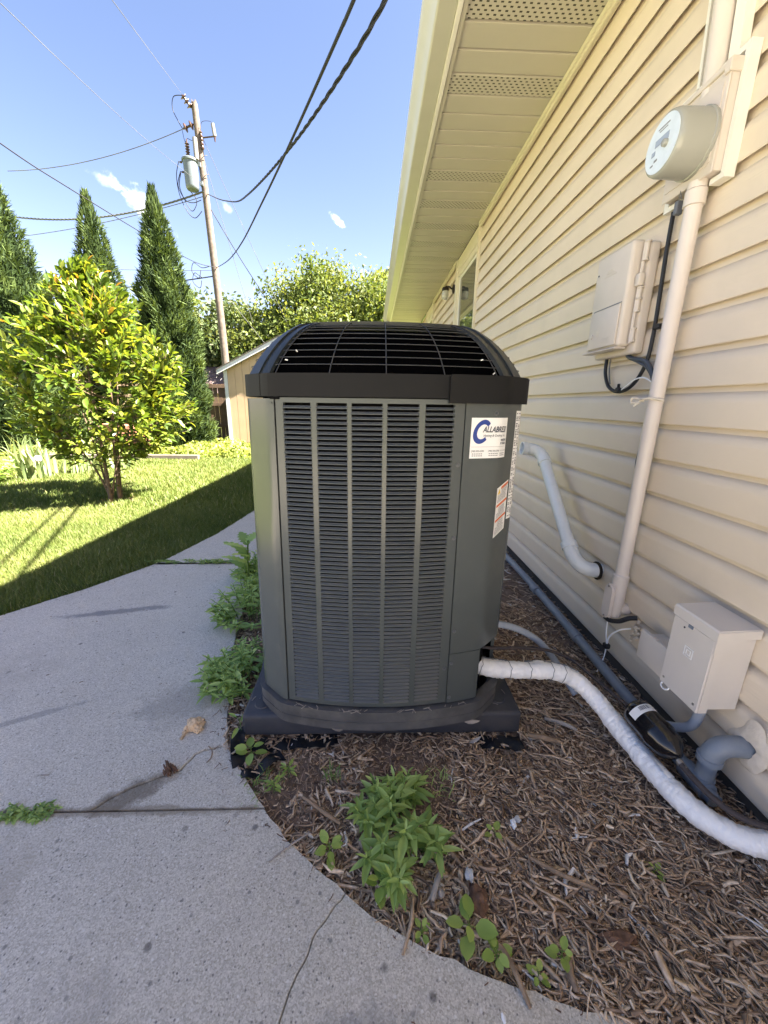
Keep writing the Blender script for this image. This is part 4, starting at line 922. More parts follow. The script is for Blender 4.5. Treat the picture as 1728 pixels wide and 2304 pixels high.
# top plate
tp = MB(); V = [dome(PER*i/160, TM, 0.004) for i in range(160)] + [dome(PER*i/160, TM, -0.006) for i in range(160)]
F = [tuple(range(160))] + [(i, (i+1) % 160, 160+(i+1) % 160, 160+i) for i in range(160)]
tp.add(V, F).part('top_plate', m_rib, ac, 30)
# guard wires: rows round the front, and uprights
def gwire(fn, n, r=0.0013): MB().tube([fn(i/n) for i in range(n+1)], r, 6).part('guard_wire', m_wire, ac, 60)
fa, fb = ribs[0][1]-0.01-PER, ribs[1][0]+0.012
for k in range(1, 10):
    t = TM*(k/10.0)*0.95+0.02
    for (a, b) in ((fa, fb), (ribs[1][1]-0.03, ribs[2][0]+0.01), (ribs[3][1]-0.01, ribs[0][0]+0.03)):
        gwire(lambda f, a=a, b=b, t=t: dome(a+(b-a)*f, t, -0.004), 26)
for x in (-0.273, -0.118, 0.037, 0.192, 0.340):
    s = s_front(x); gwire(lambda f, s=s: dome(s, TM*f, -0.0005), 12, 0.0015)
for yy in (1.30, 1.45, 1.60, 1.75):
    for rt in (True, False):
        s = s_side(yy, rt); gwire(lambda f, s=s: dome(s, TM*f, -0.0005), 10, 0.0015)
fl_ = MB()
for (x, t) in ((-0.245, 0.42), (-0.262, 0.24), (0.318, 0.30), (0.335, 0.05)):
    p = Vector(dome(s_front(x), t, -0.003)); a = Vector((R_.gauss(1, 0.3), 0, R_.gauss(0, 0.5))).normalized()*R_.uniform(0.002, 0.0038)
    fl_.tube([p-a, p, p+a], 0.0016, 5)
fl_.part('wire_clip', m_label, ac)
# stickers, curved with the sheet metal
def text_geo(txt, size, shear=0.0, bold=0.0, sx=1.0):
    cu = bpy.data.curves.new('t', 'FONT'); cu.body = txt; cu.size = size; cu.shear = shear; cu.offset = bold; cu.resolution_u = 3
    ob = bpy.data.objects.new('t', cu); COL.objects.link(ob)
    bpy.context.view_layer.update()
    me = bpy.data.meshes.new_from_object(ob.evaluated_get(bpy.context.evaluated_depsgraph_get()))
    V = [(v.co.x*sx, v.co.y) for v in me.vertices]; F = [list(p.vertices) for p in me.polygons]
    bpy.data.objects.remove(ob); bpy.data.curves.remove(cu); bpy.data.meshes.remove(me)
    return V, F
def put_text(mb, txt, s, z, size, off, shear=0.0, bold=0.0, width=None, sx=1.0):
    V, F = text_geo(txt, size, shear, bold, sx)
    if not V: return
    w = max(v[0] for v in V)
    k = width/w if width else 1
    mb.add([surf(s+v[0]*k, z+v[1], off) for v in V], F)
def quad(mb, s0, s1, z0, z1, off): shell(s0, s1, z0, z1, off-0.0003, off, 0.006, mb)
SB = SR+0.020; SE = SB+0.126
st = shell(SB, SE, 1.003, 1.116, 0.0016, 0.0021, 0.006).part('company_sticker', m_label, ac)
b1 = MB()
CX, CZ = SB+0.034, 1.0775
Vc = []; Fc = []; n = 30
for i in range(n+1):
    a = math.radians(42+ (318-42)*i/n); sk = 0.22
    for r in ((0.0335, 0.0205)):
        yy = r*1.0*math.sin(a); xx = r*0.80*math.cos(a)+sk*yy + (0.0015 if r < 0.03 else 0); Vc.append(surf(CX+xx, CZ+yy, 0.0026))
for i in range(n): Fc.append((2*i, 2*i+1, 2*i+3, 2*i+2))
b1.add(Vc, Fc).part('letter_c', m_blue, st)
b2 = MB(); put_text(b2, 'ALLABRESI', SB+0.036, 1.0765, 0.0225, 0.0030, shear=0.32, bold=0.0005, width=0.083); b2.part('lettering', m_ink, st)
b3 = MB(); put_text(b3, 'Heating & Cooling, Inc.', SB+0.038, 1.0640, 0.0098, 0.0030, shear=0.22, width=0.078); b3.part('lettering', m_ink, st)
b4 = MB(); put_text(b4, 'WHATEVER', SB+0.098, 1.0510, 0.0085, 0.0028, bold=0.0003, width=0.024); put_text(b4, 'IT TAKES', SB+0.097, 1.0415, 0.0085, 0.0028, bold=0.0003, width=0.024); b4.part('lettering', m_ink, st)
b5 = MB(); quad(b5, SB+0.004, SE-0.006, 1.0352, 1.0359, 0.0026)
put_text(b5, '(785) 825-2590', SB+0.004, 1.0215, 0.0066, 0.0028, bold=0.0002, width=0.040); put_text(b5, '(785) 243-2780', SB+0.057, 1.0215, 0.0066, 0.0028, bold=0.0002, width=0.038); put_text(b5, '(620) 241-1087', SB+0.099, 1.0220, 0.0060, 0.0028, width=0.024)
for (x, w) in ((0.007, 0.034), (0.060, 0.032), (0.099, 0.022)):
    for zz in (1.0145, 1.0090):
        for q in range(5): quad(b5, SB+x+w*q/5, SB+x+w*(q+0.72)/5, zz, zz+0.0026, 0.0026)
b5.part('lettering', m_inkgrey, st)
# warning sticker and the tall fine-print sheet beside it
CHs = c1s+0.004
W0, W1 = CHs+0.004, CHs+0.068
ws = MB()
V = []; F = []; n = 8; sl = 0.020
def wpt(u, v, off): return surf(W0+(W1-W0)*u, 0.752+0.158*v+sl*u, off)
for i in range(n+1): V += [wpt(i/n, 0, 0.002), wpt(i/n, 1, 0.002)]
for i in range(n): F.append((2*i, 2*i+2, 2*i+3, 2*i+1))
ws = MB().add(V, F).part('warning_sticker', m_label, ac)
def wrect(mb, u0, u1, v0, v1, off=0.0026):
    mb.add([wpt(u0, v0, off), wpt(u1, v0, off), wpt(u1, v1, off), wpt(u0, v1, off)], [(0, 1, 2, 3)])
ob = MB(); wrect(ob, 0.34, 0.97, 0.925, 0.975); wrect(ob, 0.04, 0.97, 0.605, 0.655); wrect(ob, 0.04, 0.97, 0.305, 0.355); ob.part('orange_bar', m_orange, ws)
yb = MB().add([wpt(0.06, 0.86, 0.0026), wpt(0.30, 0.86, 0.0026), wpt(0.18, 0.965, 0.0026)], [(0, 1, 2)]); yb.part('hazard_triangle', m_yellow, ws)
tb = MB()
v = 0.90
for i in range(34):
    v = 0.905-0.0262*i
    if 0.585 < v < 0.67 or 0.285 < v < 0.37 or v < 0.03: continue
    ctr = 0.48 < v < 0.585 or 0.19 < v < 0.285 or v > 0.84
    u0, u1 = ((0.40, 0.92) if v > 0.84 else (0.25, 0.78)) if ctr else (0.08, 0.80+0.12*R_.random())
    u = u0
    while u < u1-0.03:
        w = R_.uniform(0.05, 0.14); wrect(tb, u, min(u1, u+w), v, v+0.013); u += w+0.025
tb.part('fine_print', m_inkgrey, ws)
T0, T1 = CHs+0.078, CHs+0.112
ts = shell(T0, T1, 0.800, 1.135, 0.0016, 0.0020, 0.006).part('data_sheet', m_label, ac)
tb = MB(); z = 1.128
while z > 0.806:
    for (u0, u1) in ((0.002, 0.015), (0.017, 0.030)):
        if R_.random() < 0.86:
            quad(tb, T0+u0, T0+u0+(u1-u0)*R_.uniform(0.55, 1), z-0.0022, z, 0.0024)
    z -= 0.0046 if R_.random() < 0.8 else 0.010
tb.part('fine_print', m_ink, ts)

db_ = MB()
for i in range(30):
    s_ = s_front(R_.uniform(-0.29, 0.36)); p = Vector(surf(s_, 0.163+0.001, R_.uniform(0.004, 0.016))); a = R_.uniform(0, PI); l = R_.uniform(0.004, 0.016)
    d = Vector((math.cos(a)*l, math.sin(a)*l*0.4, R_.uniform(0, 0.004))); db_.tube([p-d, p+d*0.2, p+d], R_.uniform(0.0006, 0.0013), 4)
for i in range(14):
    p = Vector((R_.choice((R_.uniform(-0.44, -0.33), R_.uniform(0.40, 0.53))), R_.uniform(1.14, 1.30), 0.0895)); a = R_.uniform(0, PI); l = R_.uniform(0.003, 0.013)
    d = Vector((math.cos(a)*l, math.sin(a)*l, 0)); db_.tube([p-d, p+Vector((0, 0, 0.001)), p+d], R_.uniform(0.0006, 0.0012), 4)
db_.part('dry_clippings', m_stickg, ac, 60, kind='stuff')
# --- the pad and what lies under it
pad = MB().box(-0.456, 0.545, 1.128, 2.06, -0.004, 0.088, 0.014, 3)
pd = pad.top('equipment_pad', m_pad, 'dark slate plastic pad carrying the air conditioner', 'equipment pad', smooth=40)
pk = MB()
for (x, y) in ((-0.395, 1.185), (0.475, 1.20)):
    pk.lathe([(0.0, 0.0), (0.028, 0.0), (0.026, 0.004), (0.0, 0.005)], (x, y, 0.0883), (0, 0, 1), 20)
pm = mesh_np('pad_knockout', pk.V, pk.F, m_pad); o = bpy.data.objects.new('pad_knockout', pm); COL.objects.link(o); o.parent = pd; o.location = -pd.location
def sheet(name, pts, w, m, label, cat, seed, amp=0.015):
    """crumpled strip of fabric along a polyline"""
    sp = spline(pts, 10); V = []; F = []; K = 6
    for i, p in enumerate(sp):
        a = sp[max(i-1, 0)]; b = sp[min(i+1, len(sp)-1)]; d = (b-a).normalized(); n = Vector((-d.y, d.x, 0))
        for k in range(K+1):
            q = p + n*(w*(k/K-0.5)); q.z += amp*mnoise.noise((q.x*22, q.y*22, seed))
            V.append(tuple(q))
    for i in range(len(sp)-1):
        for k in range(K): F.append((i*(K+1)+k, i*(K+1)+k+1, (i+1)*(K+1)+k+1, (i+1)*(K+1)+k))
    mb = MB(); mb.add(V, F); return mb.top(name, m, label, cat, smooth=60)
sheet('landscape_fabric', [(-0.46, 1.107, -0.022), (-0.34, 1.112, -0.020), (-0.22, 1.118, -0.018), (-0.12, 1.130, -0.018)], 0.055, m_fabric, 'strip of black landscape fabric showing under the left half of the pad front', 'landscape fabric', 3.0, 0.018)
sheet('landscape_fabric', [(0.36, 1.125, -0.018), (0.42, 1.105, -0.016), (0.48, 1.095, -0.012), (0.54, 1.095, -0.008)], 0.06, m_fabric, 'rough black fabric under the right front corner of the pad', 'landscape fabric', 5.0, 0.02)
sheet('landscape_fabric', [(-0.475, 1.165, 0.012), (-0.468, 1.12, 0.008), (-0.452, 1.06, 0.002), (-0.425, 1.005, -0.003), (-0.385, 0.985, -0.004), (-0.345, 1.02, -0.006), (-0.30, 1.06, -0.010)], 0.045, m_fabric, 'torn black fabric curling out at the left corner of the pad beside the concrete', 'landscape fabric', 9.0, 0.03)

# ================================================================== LINES FROM THE UNIT
ls = thing('line_set', 'thick white wrapped refrigerant line curving from the unit across the mulch to the wall', 'insulated pipe', (0.75, 1.1, 0.03))
pts = spline([(0.36, 1.245, 0.222), (0.44, 1.222, 0.205), (0.56, 1.220, 0.196), (0.68, 1.222, 0.188), (0.765, 1.212, 0.160), (0.822, 1.165, 0.118), (0.858, 1.09, 0.080), (0.880, 1.00, 0.058), (0.897, 0.90, 0.048), (0.925, 0.80, 0.045), (0.985, 0.728, 0.050), (1.07, 0.700, 0.060), (1.15, 0.695, 0.07)], 26)
rad = [0.0305*(1+0.050*mnoise.noise((i*0.62, 1.3, 0))+0.07*mnoise.noise((i*0.13, 7.3, 0))) + (0.002 if i > 150 else 0) - 0.002*max(0, (i-200)/100) for i in range(len(pts))]
V, F = tube(pts, rad, 26)
for i in range(len(V)):
    k = i//26; p = Vector(V[i]); c = pts[k] if k < len(pts) else pts[-1]
    V[i] = tuple(p + (p-c)*(0.11*mnoise.noise((p.x*95, p.y*95, p.z*95))+0.06*mnoise.noise((p.x*210, p.y*210, p.z*210))))
MB().add(V, F).part('wrap', m_insul, ls, 60)
fr = frames(pts)
def on_wrap(i, a, ex=0.0012):
    p, u, w = fr[i]; return p + (u*math.cos(a)+w*math.sin(a))*(rad[i]*1.04+ex)
def ang_up(i, da):
    p, u, w = fr[i]; a = math.atan2(w.z, u.z); return a+da
for i in (18, 42, 58, 76, 88): MB().tube([on_wrap(i + (1 if k % 5 == 0 else 0), 2*PI*k/20) for k in range(21)], 0.0011, 5).part('tape_edge', m_tape, ls)
for (i0, i1, da, r) in ((16, 42, 0.75, 0.0028), (56, 78, 0.7, 0.0030), (16, 44, -0.55+1.9, 0.0012), (60, 74, 2.0, 0.0012), (82, 104, 0.35, 0.0022), (176, 205, 0.2, 0.0030)):
    MB().tube([on_wrap(i, ang_up(i, -da*0+(-da if i < 0 else -da))) for i in range(i0, i1+1)], r, 5).part('tape_strip', m_tape, ls)
# flaps of torn wrap
def flap(i0, i1, da, wd, lift):
    V = []; F = []; n = i1-i0
    for k in range(n+1):
        i = i0+k; a = ang_up(i, da); 
        for j in range(4):
            V.append(tuple(on_wrap(i, a+wd*j/3, 0.002+lift*math.sin(PI*k/n)*(j/3)+0.002*R_.random())))
    for k in range(n):
        for j in range(3): F.append((k*4+j, k*4+j+1, k*4+j+5, k*4+j+4))
    MB().add(V, F).part('torn_flap', m_insul, ls, 60)
flap(128, 142, -0.2, 0.5, 0.010); flap(190, 214, -0.3, 0.6, 0.012); flap(62, 70, -0.5, 0.7, 0.008)
ll = thing('liquid_line', 'thin dark refrigerant line running above the white wrapped pipe into a filter', 'pipe', (0.8, 1.1, 0.05))
MB().tube(spline([(0.36, 1.27, 0.268), (0.47, 1.262, 0.262), (0.60, 1.285, 0.245), (0.70, 1.30, 0.222), (0.79, 1.285, 0.19), (0.85, 1.22, 0.155), (0.885, 1.15, 0.142), (0.905, 1.095, 0.140)], 8), 0.0062, 10).part('upper_line', m_copper, ll, 50)
MB().tube(spline([(0.925, 0.880, 0.128), (0.932, 0.845, 0.120), (0.952, 0.79, 0.108), (0.99, 0.745, 0.10), (1.06, 0.715, 0.10), (1.15, 0.71, 0.105)], 8), 0.0085, 10).part('lower_line', m_copper, ll, 50)
MB().tube([(0.926, 0.893, 0.1285), (0.929, 0.866, 0.124)], 0.0095, 12).part('brazed_end', m_steel, ll, 40)
fd = thing('filter_drier', 'glossy black filter cylinder with a white label resting on the wrapped pipe', 'filter', (0.915, 0.99, 0.09))
fo = Vector((0.900, 1.076, 0.158)); fe = Vector((0.925, 0.897, 0.142)); fax = (fe-fo).normalized(); FL = (fe-fo).length
K_ = 1.34
MB().lathe([(r*K_, h) for r, h in [(0.0, -0.006), (0.012, -0.004), (0.024, 0.004), (0.034, 0.018), (0.0355, 0.030), (0.0355, 0.100), (0.0375, 0.103), (0.0375, 0.120), (0.036, 0.124), (0.034, 0.145), (0.027, 0.165), (0.014, 0.180), (0.009, 0.186), (0.0, 0.188)]], fo, fax, 32).part('canister', m_gloss, fd, 40)
lb = MB(); u = fax.orthogonal().normalized()
up = (Vector((0, 0, 1))-fax*fax.z).normalized(); sd = fax.cross(up)
V = []; F = []; n = 20
def lpt(a, h, r=0.0481): return tuple(fo+fax*h+(up*math.cos(a)+sd*math.sin(a))*r)
for i in range(n+1):
    a = -1.9+3.2*i/n; V += [lpt(a, 0.034), lpt(a, 0.062)]
for i in range(n): F.append((2*i, 2*i+1, 2*i+3, 2*i+2))
lab = MB().add(V, F).part('label', m_label, fd, 60)
lt = MB()
for (a0, a1, h0, h1) in [(-0.2+0.10*i, -0.2+0.10*i+R_.uniform(0.03, 0.07), 0.038, 0.052) for i in range(8)] + [(-1.1, -1.0, 0.038, 0.056), (-0.95, -0.35, 0.040, 0.044), (-0.95, -0.5, 0.049, 0.053), (-1.4, -1.2, 0.038, 0.058)]:
    V = [lpt(a0, h0, 0.0485), lpt(a1, h0, 0.0485), lpt(a1, h1, 0.0485), lpt(a0, h1, 0.0485)]; lt.add(V, [(0, 1, 2, 3)])
lt.part('print', m_ink, lab)
wh = spline([(0.375, 1.33, 0.335), (0.47, 1.335, 0.325), (0.58, 1.35, 0.290), (0.68, 1.365, 0.225), (0.75, 1.36, 0.150), (0.79, 1.33, 0.085), (0.82, 1.27, 0.04)], 22)
MB().tube(wh, [0.0135*(1+0.055*math.sin(i*2.1)) for i in range(len(wh))], 14).top('whip_conduit', m_gflex, 'pale grey ribbed conduit leaving the unit above the white wrapped line', 'conduit', smooth=60)

# ================================================================== PLANTS
def leaf_unit(kind='broad'):
    """unit leaf: base at origin, tip at +Y, folded along the midrib and drooping"""
    if kind == 'lance': prof = [(0, 0.05), (0.22, 0.42), (0.5, 0.5), (0.78, 0.30), (1, 0.0)]; droop = 0.10
    elif kind == 'round': prof = [(0, 0.06), (0.22, 0.44), (0.5, 0.5), (0.8, 0.34), (1, 0.0)]; droop = 0.05
    else: prof = [(0, 0.05), (0.28, 0.36), (0.58, 0.5), (0.82, 0.34), (1, 0.0)]; droop = 0.12
    V = []; F = []
    for t, w in prof:
        z = -droop*t*t
        V += [(-w, t, z+0.16*w), (0, t, z), (w, t, z+0.16*w)]
    for i in range(len(prof)-1):
        a = i*3
        F += [(a, a+1, a+4, a+3), (a+1, a+2, a+5, a+4)]
    return np.array(V), np.array(F, dtype=np.int32)
def leaf_mats(pos, d, up, L, W):
    y = Vector(d).normalized(); x = y.cross(Vector(up)); x = x.normalized() if x.length > 1e-4 else y.orthogonal().normalized(); z = x.cross(y)
    return Matrix(((x.x*W, y.x*L, z.x*L, pos[0]), (x.y*W, y.y*L, z.y*L, pos[1]), (x.z*W, y.z*L, z.z*L, pos[2]), (0, 0, 0, 1)))
def plant_leaves(root, items, kind, m_obj, m_mass, nmax=300, name='leaf', tips=None):
    """items: (pos, dir, up, length, width, is_tip). Largest-looking leaves are parts of their own"""
    UV, UF = leaf_unit(kind)
    me = mesh_np(name, UV, UF, m_obj, smooth=True)
    me_t = mesh_np(name, UV, UF, tips, smooth=True) if tips else None
    items = sorted(items, key=lambda it: (0.3 if it[5] else 1)*(Vector(it[0])-CAM).length/(it[3]+1e-3))
    for it in items[:nmax]:
        o = bpy.data.objects.new(name, me_t if (me_t and it[5]) else me); COL.objects.link(o); o.parent = root
        o.matrix_basis = Matrix.Translation(-root.location) @ leaf_mats(*it[:5])
    rest = items[nmax:]
    if rest:
        n = len(UV); Vs = np.empty((len(rest)*n, 3)); Fs = np.empty((len(rest)*len(UF), 4), dtype=np.int32); rn = np.repeat(NR.random(len(rest)), len(UF))
        for k, it in enumerate(rest):
            M = np.array(leaf_mats(*it[:5])); Vs[k*n:(k+1)*n] = UV @ M[:3, :3].T + M[:3, 3]; Fs[k*len(UF):(k+1)*len(UF)] = UF + k*n
        link('foliage', mesh_np('foliage', Vs, Fs, m_mass, smooth=True, rnd=rn), root, kind='stuff')

# ---- young broadleaf tree on the lawn
TB = Vector((-3.15, 4.68, -0.05))
yt = thing('young_tree', 'young multi-stemmed tree with yellow green leaves standing in the sunny lawn', 'tree', TB)
stems = []; tw = []
stem_tops = [(-0.02, 0.05, 2.45), (0.30, -0.15, 2.05), (-0.38, 0.10, 1.95), (0.10, 0.35, 2.1), (-0.75, -0.1, 1.45), (0.72, 0.12, 1.55)]
for i, (dx, dy, h) in enumerate(stem_tops):
    b = TB + Vector((R_.uniform(-0.07, 0.07), R_.uniform(-0.07, 0.07), 0))
    p = spline([b, b+Vector((dx*0.18, dy*0.18, h*0.3)), b+Vector((dx*0.55, dy*0.55, h*0.65)), TB+Vector((dx, dy, h))], 6)
    r0 = 0.024 if i < 2 else 0.014
    stems.append(p); MB().tube(p, [r0*(1-0.85*k/(len(p)-1)) for k in range(len(p))], 8).part('trunk', m_bark, yt, 60)
def crown_r(z):
    pts = [(0.55, 0.50), (0.75, 0.78), (1.0, 0.92), (1.35, 0.93), (1.7, 0.80), (2.0, 0.58), (2.3, 0.32), (2.58, 0.08)]
    for (a, ra), (b, rb) in zip(pts[:-1], pts[1:]):
        if a <= z <= b: return ra+(rb-ra)*(z-a)/(b-a)
    return 0.02
items = []; tb = MB()
for k in range(680):
    z = 0.62 + 1.93*R_.random()**0.9; a = R_.uniform(0, 2*PI); rr = crown_r(z)*R_.uniform(0.62, 1.08)
    cx = -3.10 + 0.03*(z-1.2)
    end = Vector((cx+rr*math.cos(a), 4.72+rr*math.sin(a)*0.95, z))
    st = min((q for p in stems for q in p if q.z < z-0.10 and q.z > 0.25), key=lambda q: (q-end).length, default=TB+Vector((0, 0, 0.4)))
    mid = (st+end)/2 + Vector((0, 0, -0.05)); tp = spline([st, mid, end], 5)
    tb.tube(tp, [0.0055*(1-0.8*i/(len(tp)-1)) for i in range(len(tp))], 4, cap=False)
    d = (tp[-1]-tp[-3]).normalized()
    L0 = (end-st).length; nl = R_.randint(8, 12)
    for j in range(nl):
        f = 1-(j/nl)*min(0.75, 0.34/max(L0, 0.1)); q = tp[min(len(tp)-1, int(f*(len(tp)-1)))].lerp(end, 0.35 if j else 0.0)
        if j: q = tp[-1] - d*(j*0.034)
        ang = j*2.4+R_.random(); side = d.orthogonal().normalized(); side = Matrix.Rotation(ang, 3, d) @ side
        ld = (d*R_.uniform(0.5, 1.0) + side*R_.uniform(0.6, 1.0)*(1 if j > 1 else 0.5) + Vector((0, 0, R_.uniform(-0.55, 0.35) if z < 1.5 else R_.uniform(-0.25, 0.6)))).normalized()
        L = R_.uniform(0.070, 0.138)*(0.75 if j < 2 else 1); tipc = (j < 2 and z > 1.75 and R_.random() < 0.09)
        items.append((q, ld, Vector((R_.gauss(0, 0.45), R_.gauss(0, 0.45), 1)), L, L*R_.uniform(0.36, 0.48), tipc))
for k in range(26):   # suckers round the foot
    a = R_.uniform(0, 2*PI); q = TB+Vector((0.13*math.cos(a)*R_.random(), 0.13*math.sin(a)*R_.random(), R_.uniform(0.1, 0.5)))
    items.append((q, Vector((math.cos(a), math.sin(a), R_.uniform(-0.2, 0.6))), Vector((0, 0, 1)), R_.uniform(0.07, 0.13), 0.05, False))
tb.part('twigs', m_bark, yt, 60)
plant_leaves(yt, items, 'broad', m_yt_o, m_yt_s, 300, 'leaf', m_yt_tip)

# ---- leafy weeds
def weed(name, label, cat, base, hmax, nstem, spread, Lr, nl, group=None, nmax=300, kind='lance', lean=(0, 0), asp=(0.24, 0.32), sy=1.0, z0=-0.025):
    root = thing(name, label, cat, (base[0], base[1], -0.02), group); items = []; sm = MB()
    for i in range(nstem):
        a = R_.uniform(0, 2*PI); r = spread*math.sqrt(R_.random()); h = hmax*(1-0.55*(r/max(spread, 1e-3))**2)*R_.uniform(0.72, 1.05)
        b = Vector((base[0]+0.6*r*math.cos(a), base[1]+0.6*r*math.sin(a)*sy, z0))
        t = b + Vector((0.55*r*math.cos(a)+lean[0]*h, 0.55*r*math.sin(a)*sy+lean[1]*h, h))
        p = spline([b, b.lerp(t, 0.5)+Vector((R_.gauss(0, 0.006), R_.gauss(0, 0.006), 0.01)), t], 5)
        sm.tube(p, [0.0026*(1-0.5*k/(len(p)-1)) for k in range(len(p))], 5, cap=False)
        for j in range(nl):
            f = 0.22+0.78*(j/(nl-1))**0.85; q = p[min(len(p)-1, int(round(f*(len(p)-1))))]
            q = b.lerp(t, f) if f < 0.97 else t
            ang = j*2.39996+i*1.3; top = max(0, (f-0.8)/0.2)
            el = R_.uniform(-0.10, 0.40)*(1-top)+top*R_.uniform(0.3, 0.95)
            d = Vector((math.cos(ang)*math.cos(el), math.sin(ang)*math.cos(el), math.sin(el)))
            L = R_.uniform(*Lr)*(0.55+0.6*math.sin(PI*min(1, f*0.92))); L *= (1-0.4*top)
            items.append((q, d, Vector((R_.gauss(0, 0.25), R_.gauss(0, 0.25), 1)), L, L*R_.uniform(*asp), False))
    sm.part('stem', m_stem, root, 60)
    plant_leaves(root, items, kind, m_wd_o if kind == 'lance' else m_bl_o, m_wd_s, nmax)
    return root
weed('weed_clump', 'bushy green leafy weed growing in the mulch in front of the unit', 'weed', (0.080, 0.800), 0.135, 25, 0.115, (0.030, 0.074), 14, lean=(0.0, -0.10), sy=1.35)
G2 = 'green weeds along the left side of the unit'
weed('weed_clump', 'low dense weeds between the pad corner and the concrete path', 'weed', (-0.560, 1.43), 0.18, 40, 0.15, (0.028, 0.066), 13, sy=1.2)
weed('weed_clump', 'taller dense weeds beside the middle of the left unit panel', 'weed', (-0.665, 1.98), 0.28, 46, 0.19, (0.032, 0.070), 14, sy=1.3)
weed('weed_clump', 'farther weeds next to the joint where the path bends behind the unit', 'weed', (-0.765, 2.42), 0.22, 34, 0.16, (0.040, 0.078), 14, sy=1.2)
# big jagged leaf plant above them
jl = thing('lettuce_weed', 'tall weed with large jagged leaves poking out behind the left unit edge', 'weed', (-0.79, 2.30, -0.02))
MB().tube(spline([(-0.79, 2.30, -0.02), (-0.79, 2.31, 0.14), (-0.78, 2.32, 0.31)], 5), 0.006, 6).part('stem', m_stem, jl, 60)
def jag(L, W):
    n = 12; V = []; F = []
    for i in range(n+1):
        t = i/n; w = W*math.sin(PI*min(1, t*0.9+0.08))**0.8*(1.0 if i % 2 else 0.55); z = -0.22*L*t*t
        V += [(-w, L*t, z+0.2*w), (0, L*t, z), (w, L*t, z+0.2*w)]
    for i in range(n): a = i*3; F += [(a, a+1, a+4, a+3), (a+1, a+2, a+5, a+4)]
    return V, F
for (z, a, L) in ((0.10, 2.9, 0.15), (0.15, 3.5, 0.17), (0.18, 2.4, 0.16), (0.22, 3.0, 0.17), (0.25, 3.7, 0.15), (0.28, 2.2, 0.13), (0.20, 4.4, 0.16), (0.29, 1.0, 0.12)):
    V, F = jag(L, 0.045); d = Vector((math.cos(a), math.sin(a), 0.75)).normalized(); x = d.cross(Vector((0, 0, 1))).normalized(); zz = x.cross(d)
    M = Matrix(((x.x, d.x, zz.x, -0.785), (x.y, d.y, zz.y, 2.315), (x.z, d.z, zz.z, z), (0, 0, 0, 1)))
    MB().add(V, F, M).part('leaf', m_wd_o, jl, 60)
def seedling(label, base, h, L, n, asp=0.62, kind='round', lean=(0, 0)):
    root = thing('seedling', label, 'seedling', (base[0], base[1], -0.02)); items = []; sm = MB()
    b = Vector((base[0], base[1], -0.025)); t = b+Vector((lean[0], lean[1], h))
    sm.tube(spline([b, b.lerp(t, 0.5)+Vector((0.002, 0.003, 0)), t], 4), 0.0013, 5, cap=False)
    for j in range(n):
        f = 1-0.65*(j//2)/(n/2); a = R_.uniform(-0.3, 0.3)+(j % 2)*PI+(j//2)*1.45+base[0]*7; el = R_.uniform(-0.05, 0.35)
        d = Vector((math.cos(a)*math.cos(el), math.sin(a)*math.cos(el), math.sin(el))); q = b.lerp(t, f)
        Lj = L*R_.uniform(0.75, 1.1)*(0.8 if j < 2 else 1); e = q+d*Lj*0.3
        sm.tube([q, e], 0.0009, 4, cap=False)
        items.append((e, d, Vector((R_.gauss(0, 0.2), R_.gauss(0, 0.2), 1)), Lj, Lj*asp, False))
    sm.part('stem', m_stem, root, 60); plant_leaves(root, items, kind, m_bl_o, m_wd_s)
seedling('seedling of rounded leaves overhanging the slab left of the bushy weed', (-0.108, 0.748), 0.06, 0.036, 9)
seedling('small rounded seedling at the concrete edge just below the bushy weed', (0.028, 0.668), 0.055, 0.040, 7)
seedling('tiny seedling at the slab edge between the bushy weed and the largest seedling', (0.118, 0.585), 0.03, 0.022, 6)
seedling('largest round leaved seedling in the mulch near the bottom concrete edge', (0.225, 0.585), 0.05, 0.048, 6, 0.72)
seedling('seedling with small round leaves beside a long stick at the slab edge', (0.275, 0.540), 0.045, 0.030, 9, 0.7)
seedling('broad leaved seedling at the mulch edge left of the pad corner', (-0.405, 1.055), 0.05, 0.050, 6, 0.6)
seedling('seedling lower right of the stick, in the mulch by the slab edge', (0.415, 0.535), 0.045, 0.026, 6, 0.7)
seedling('very small seedling in the mulch just left of the lower seedlings', (0.355, 0.510), 0.03, 0.020, 6, 0.7)
seedling('triangular leaved seedling in open mulch beside two white pebbles', (0.345, 0.790), 0.03, 0.028, 5, 0.7)
seedling('thin seedling between the black fabric and the broken slab corner', (-0.470, 1.145), 0.085, 0.050, 4, 0.3, 'lance')
seedling('pale small weed at the slab edge right of the joint end', (-0.300, 0.930), 0.05, 0.026, 9, 0.4, 'lance')
seedling('wispy weed in the mulch close to the slab edge, above the fallen stick', (-0.265, 0.985), 0.05, 0.028, 10, 0.35, 'lance')
seedling('faint seedling near the right edge of the mulch, under the white wrapped pipe', (0.735, 0.690), 0.03, 0.022, 6, 0.6)
def tuft(label, base, n, h, spread, m=None):
    V = []; F = []
    for i in range(n):
        a = R_.uniform(0, 2*PI); b = Vector((base[0]+R_.gauss(0, spread), base[1]+R_.gauss(0, spread), base[2]))
        L = h*R_.uniform(0.5, 1.1); d = Vector((math.cos(a)*0.6, math.sin(a)*0.6, 1)).normalized(); w = Vector((-math.sin(a), math.cos(a), 0))*R_.uniform(0.0010, 0.002)
        m1 = b+d*L*0.55; e = b+d*L*0.8+Vector((math.cos(a), math.sin(a), -0.15))*L*0.35
        k = len(V); V += [b-w, b+w, m1-w*0.8, m1+w*0.8, e]; F += [(k, k+1, k+3, k+2), (k+2, k+3, k+4)]
    return MB().add(V, F).top('grass_tuft', m or m_wd_o, label, 'grass tuft')
tuft('thin tuft of grass in the mulch between the bushy weed and the pad', (-0.125, 0.975, -0.02), 22, 0.055, 0.012)
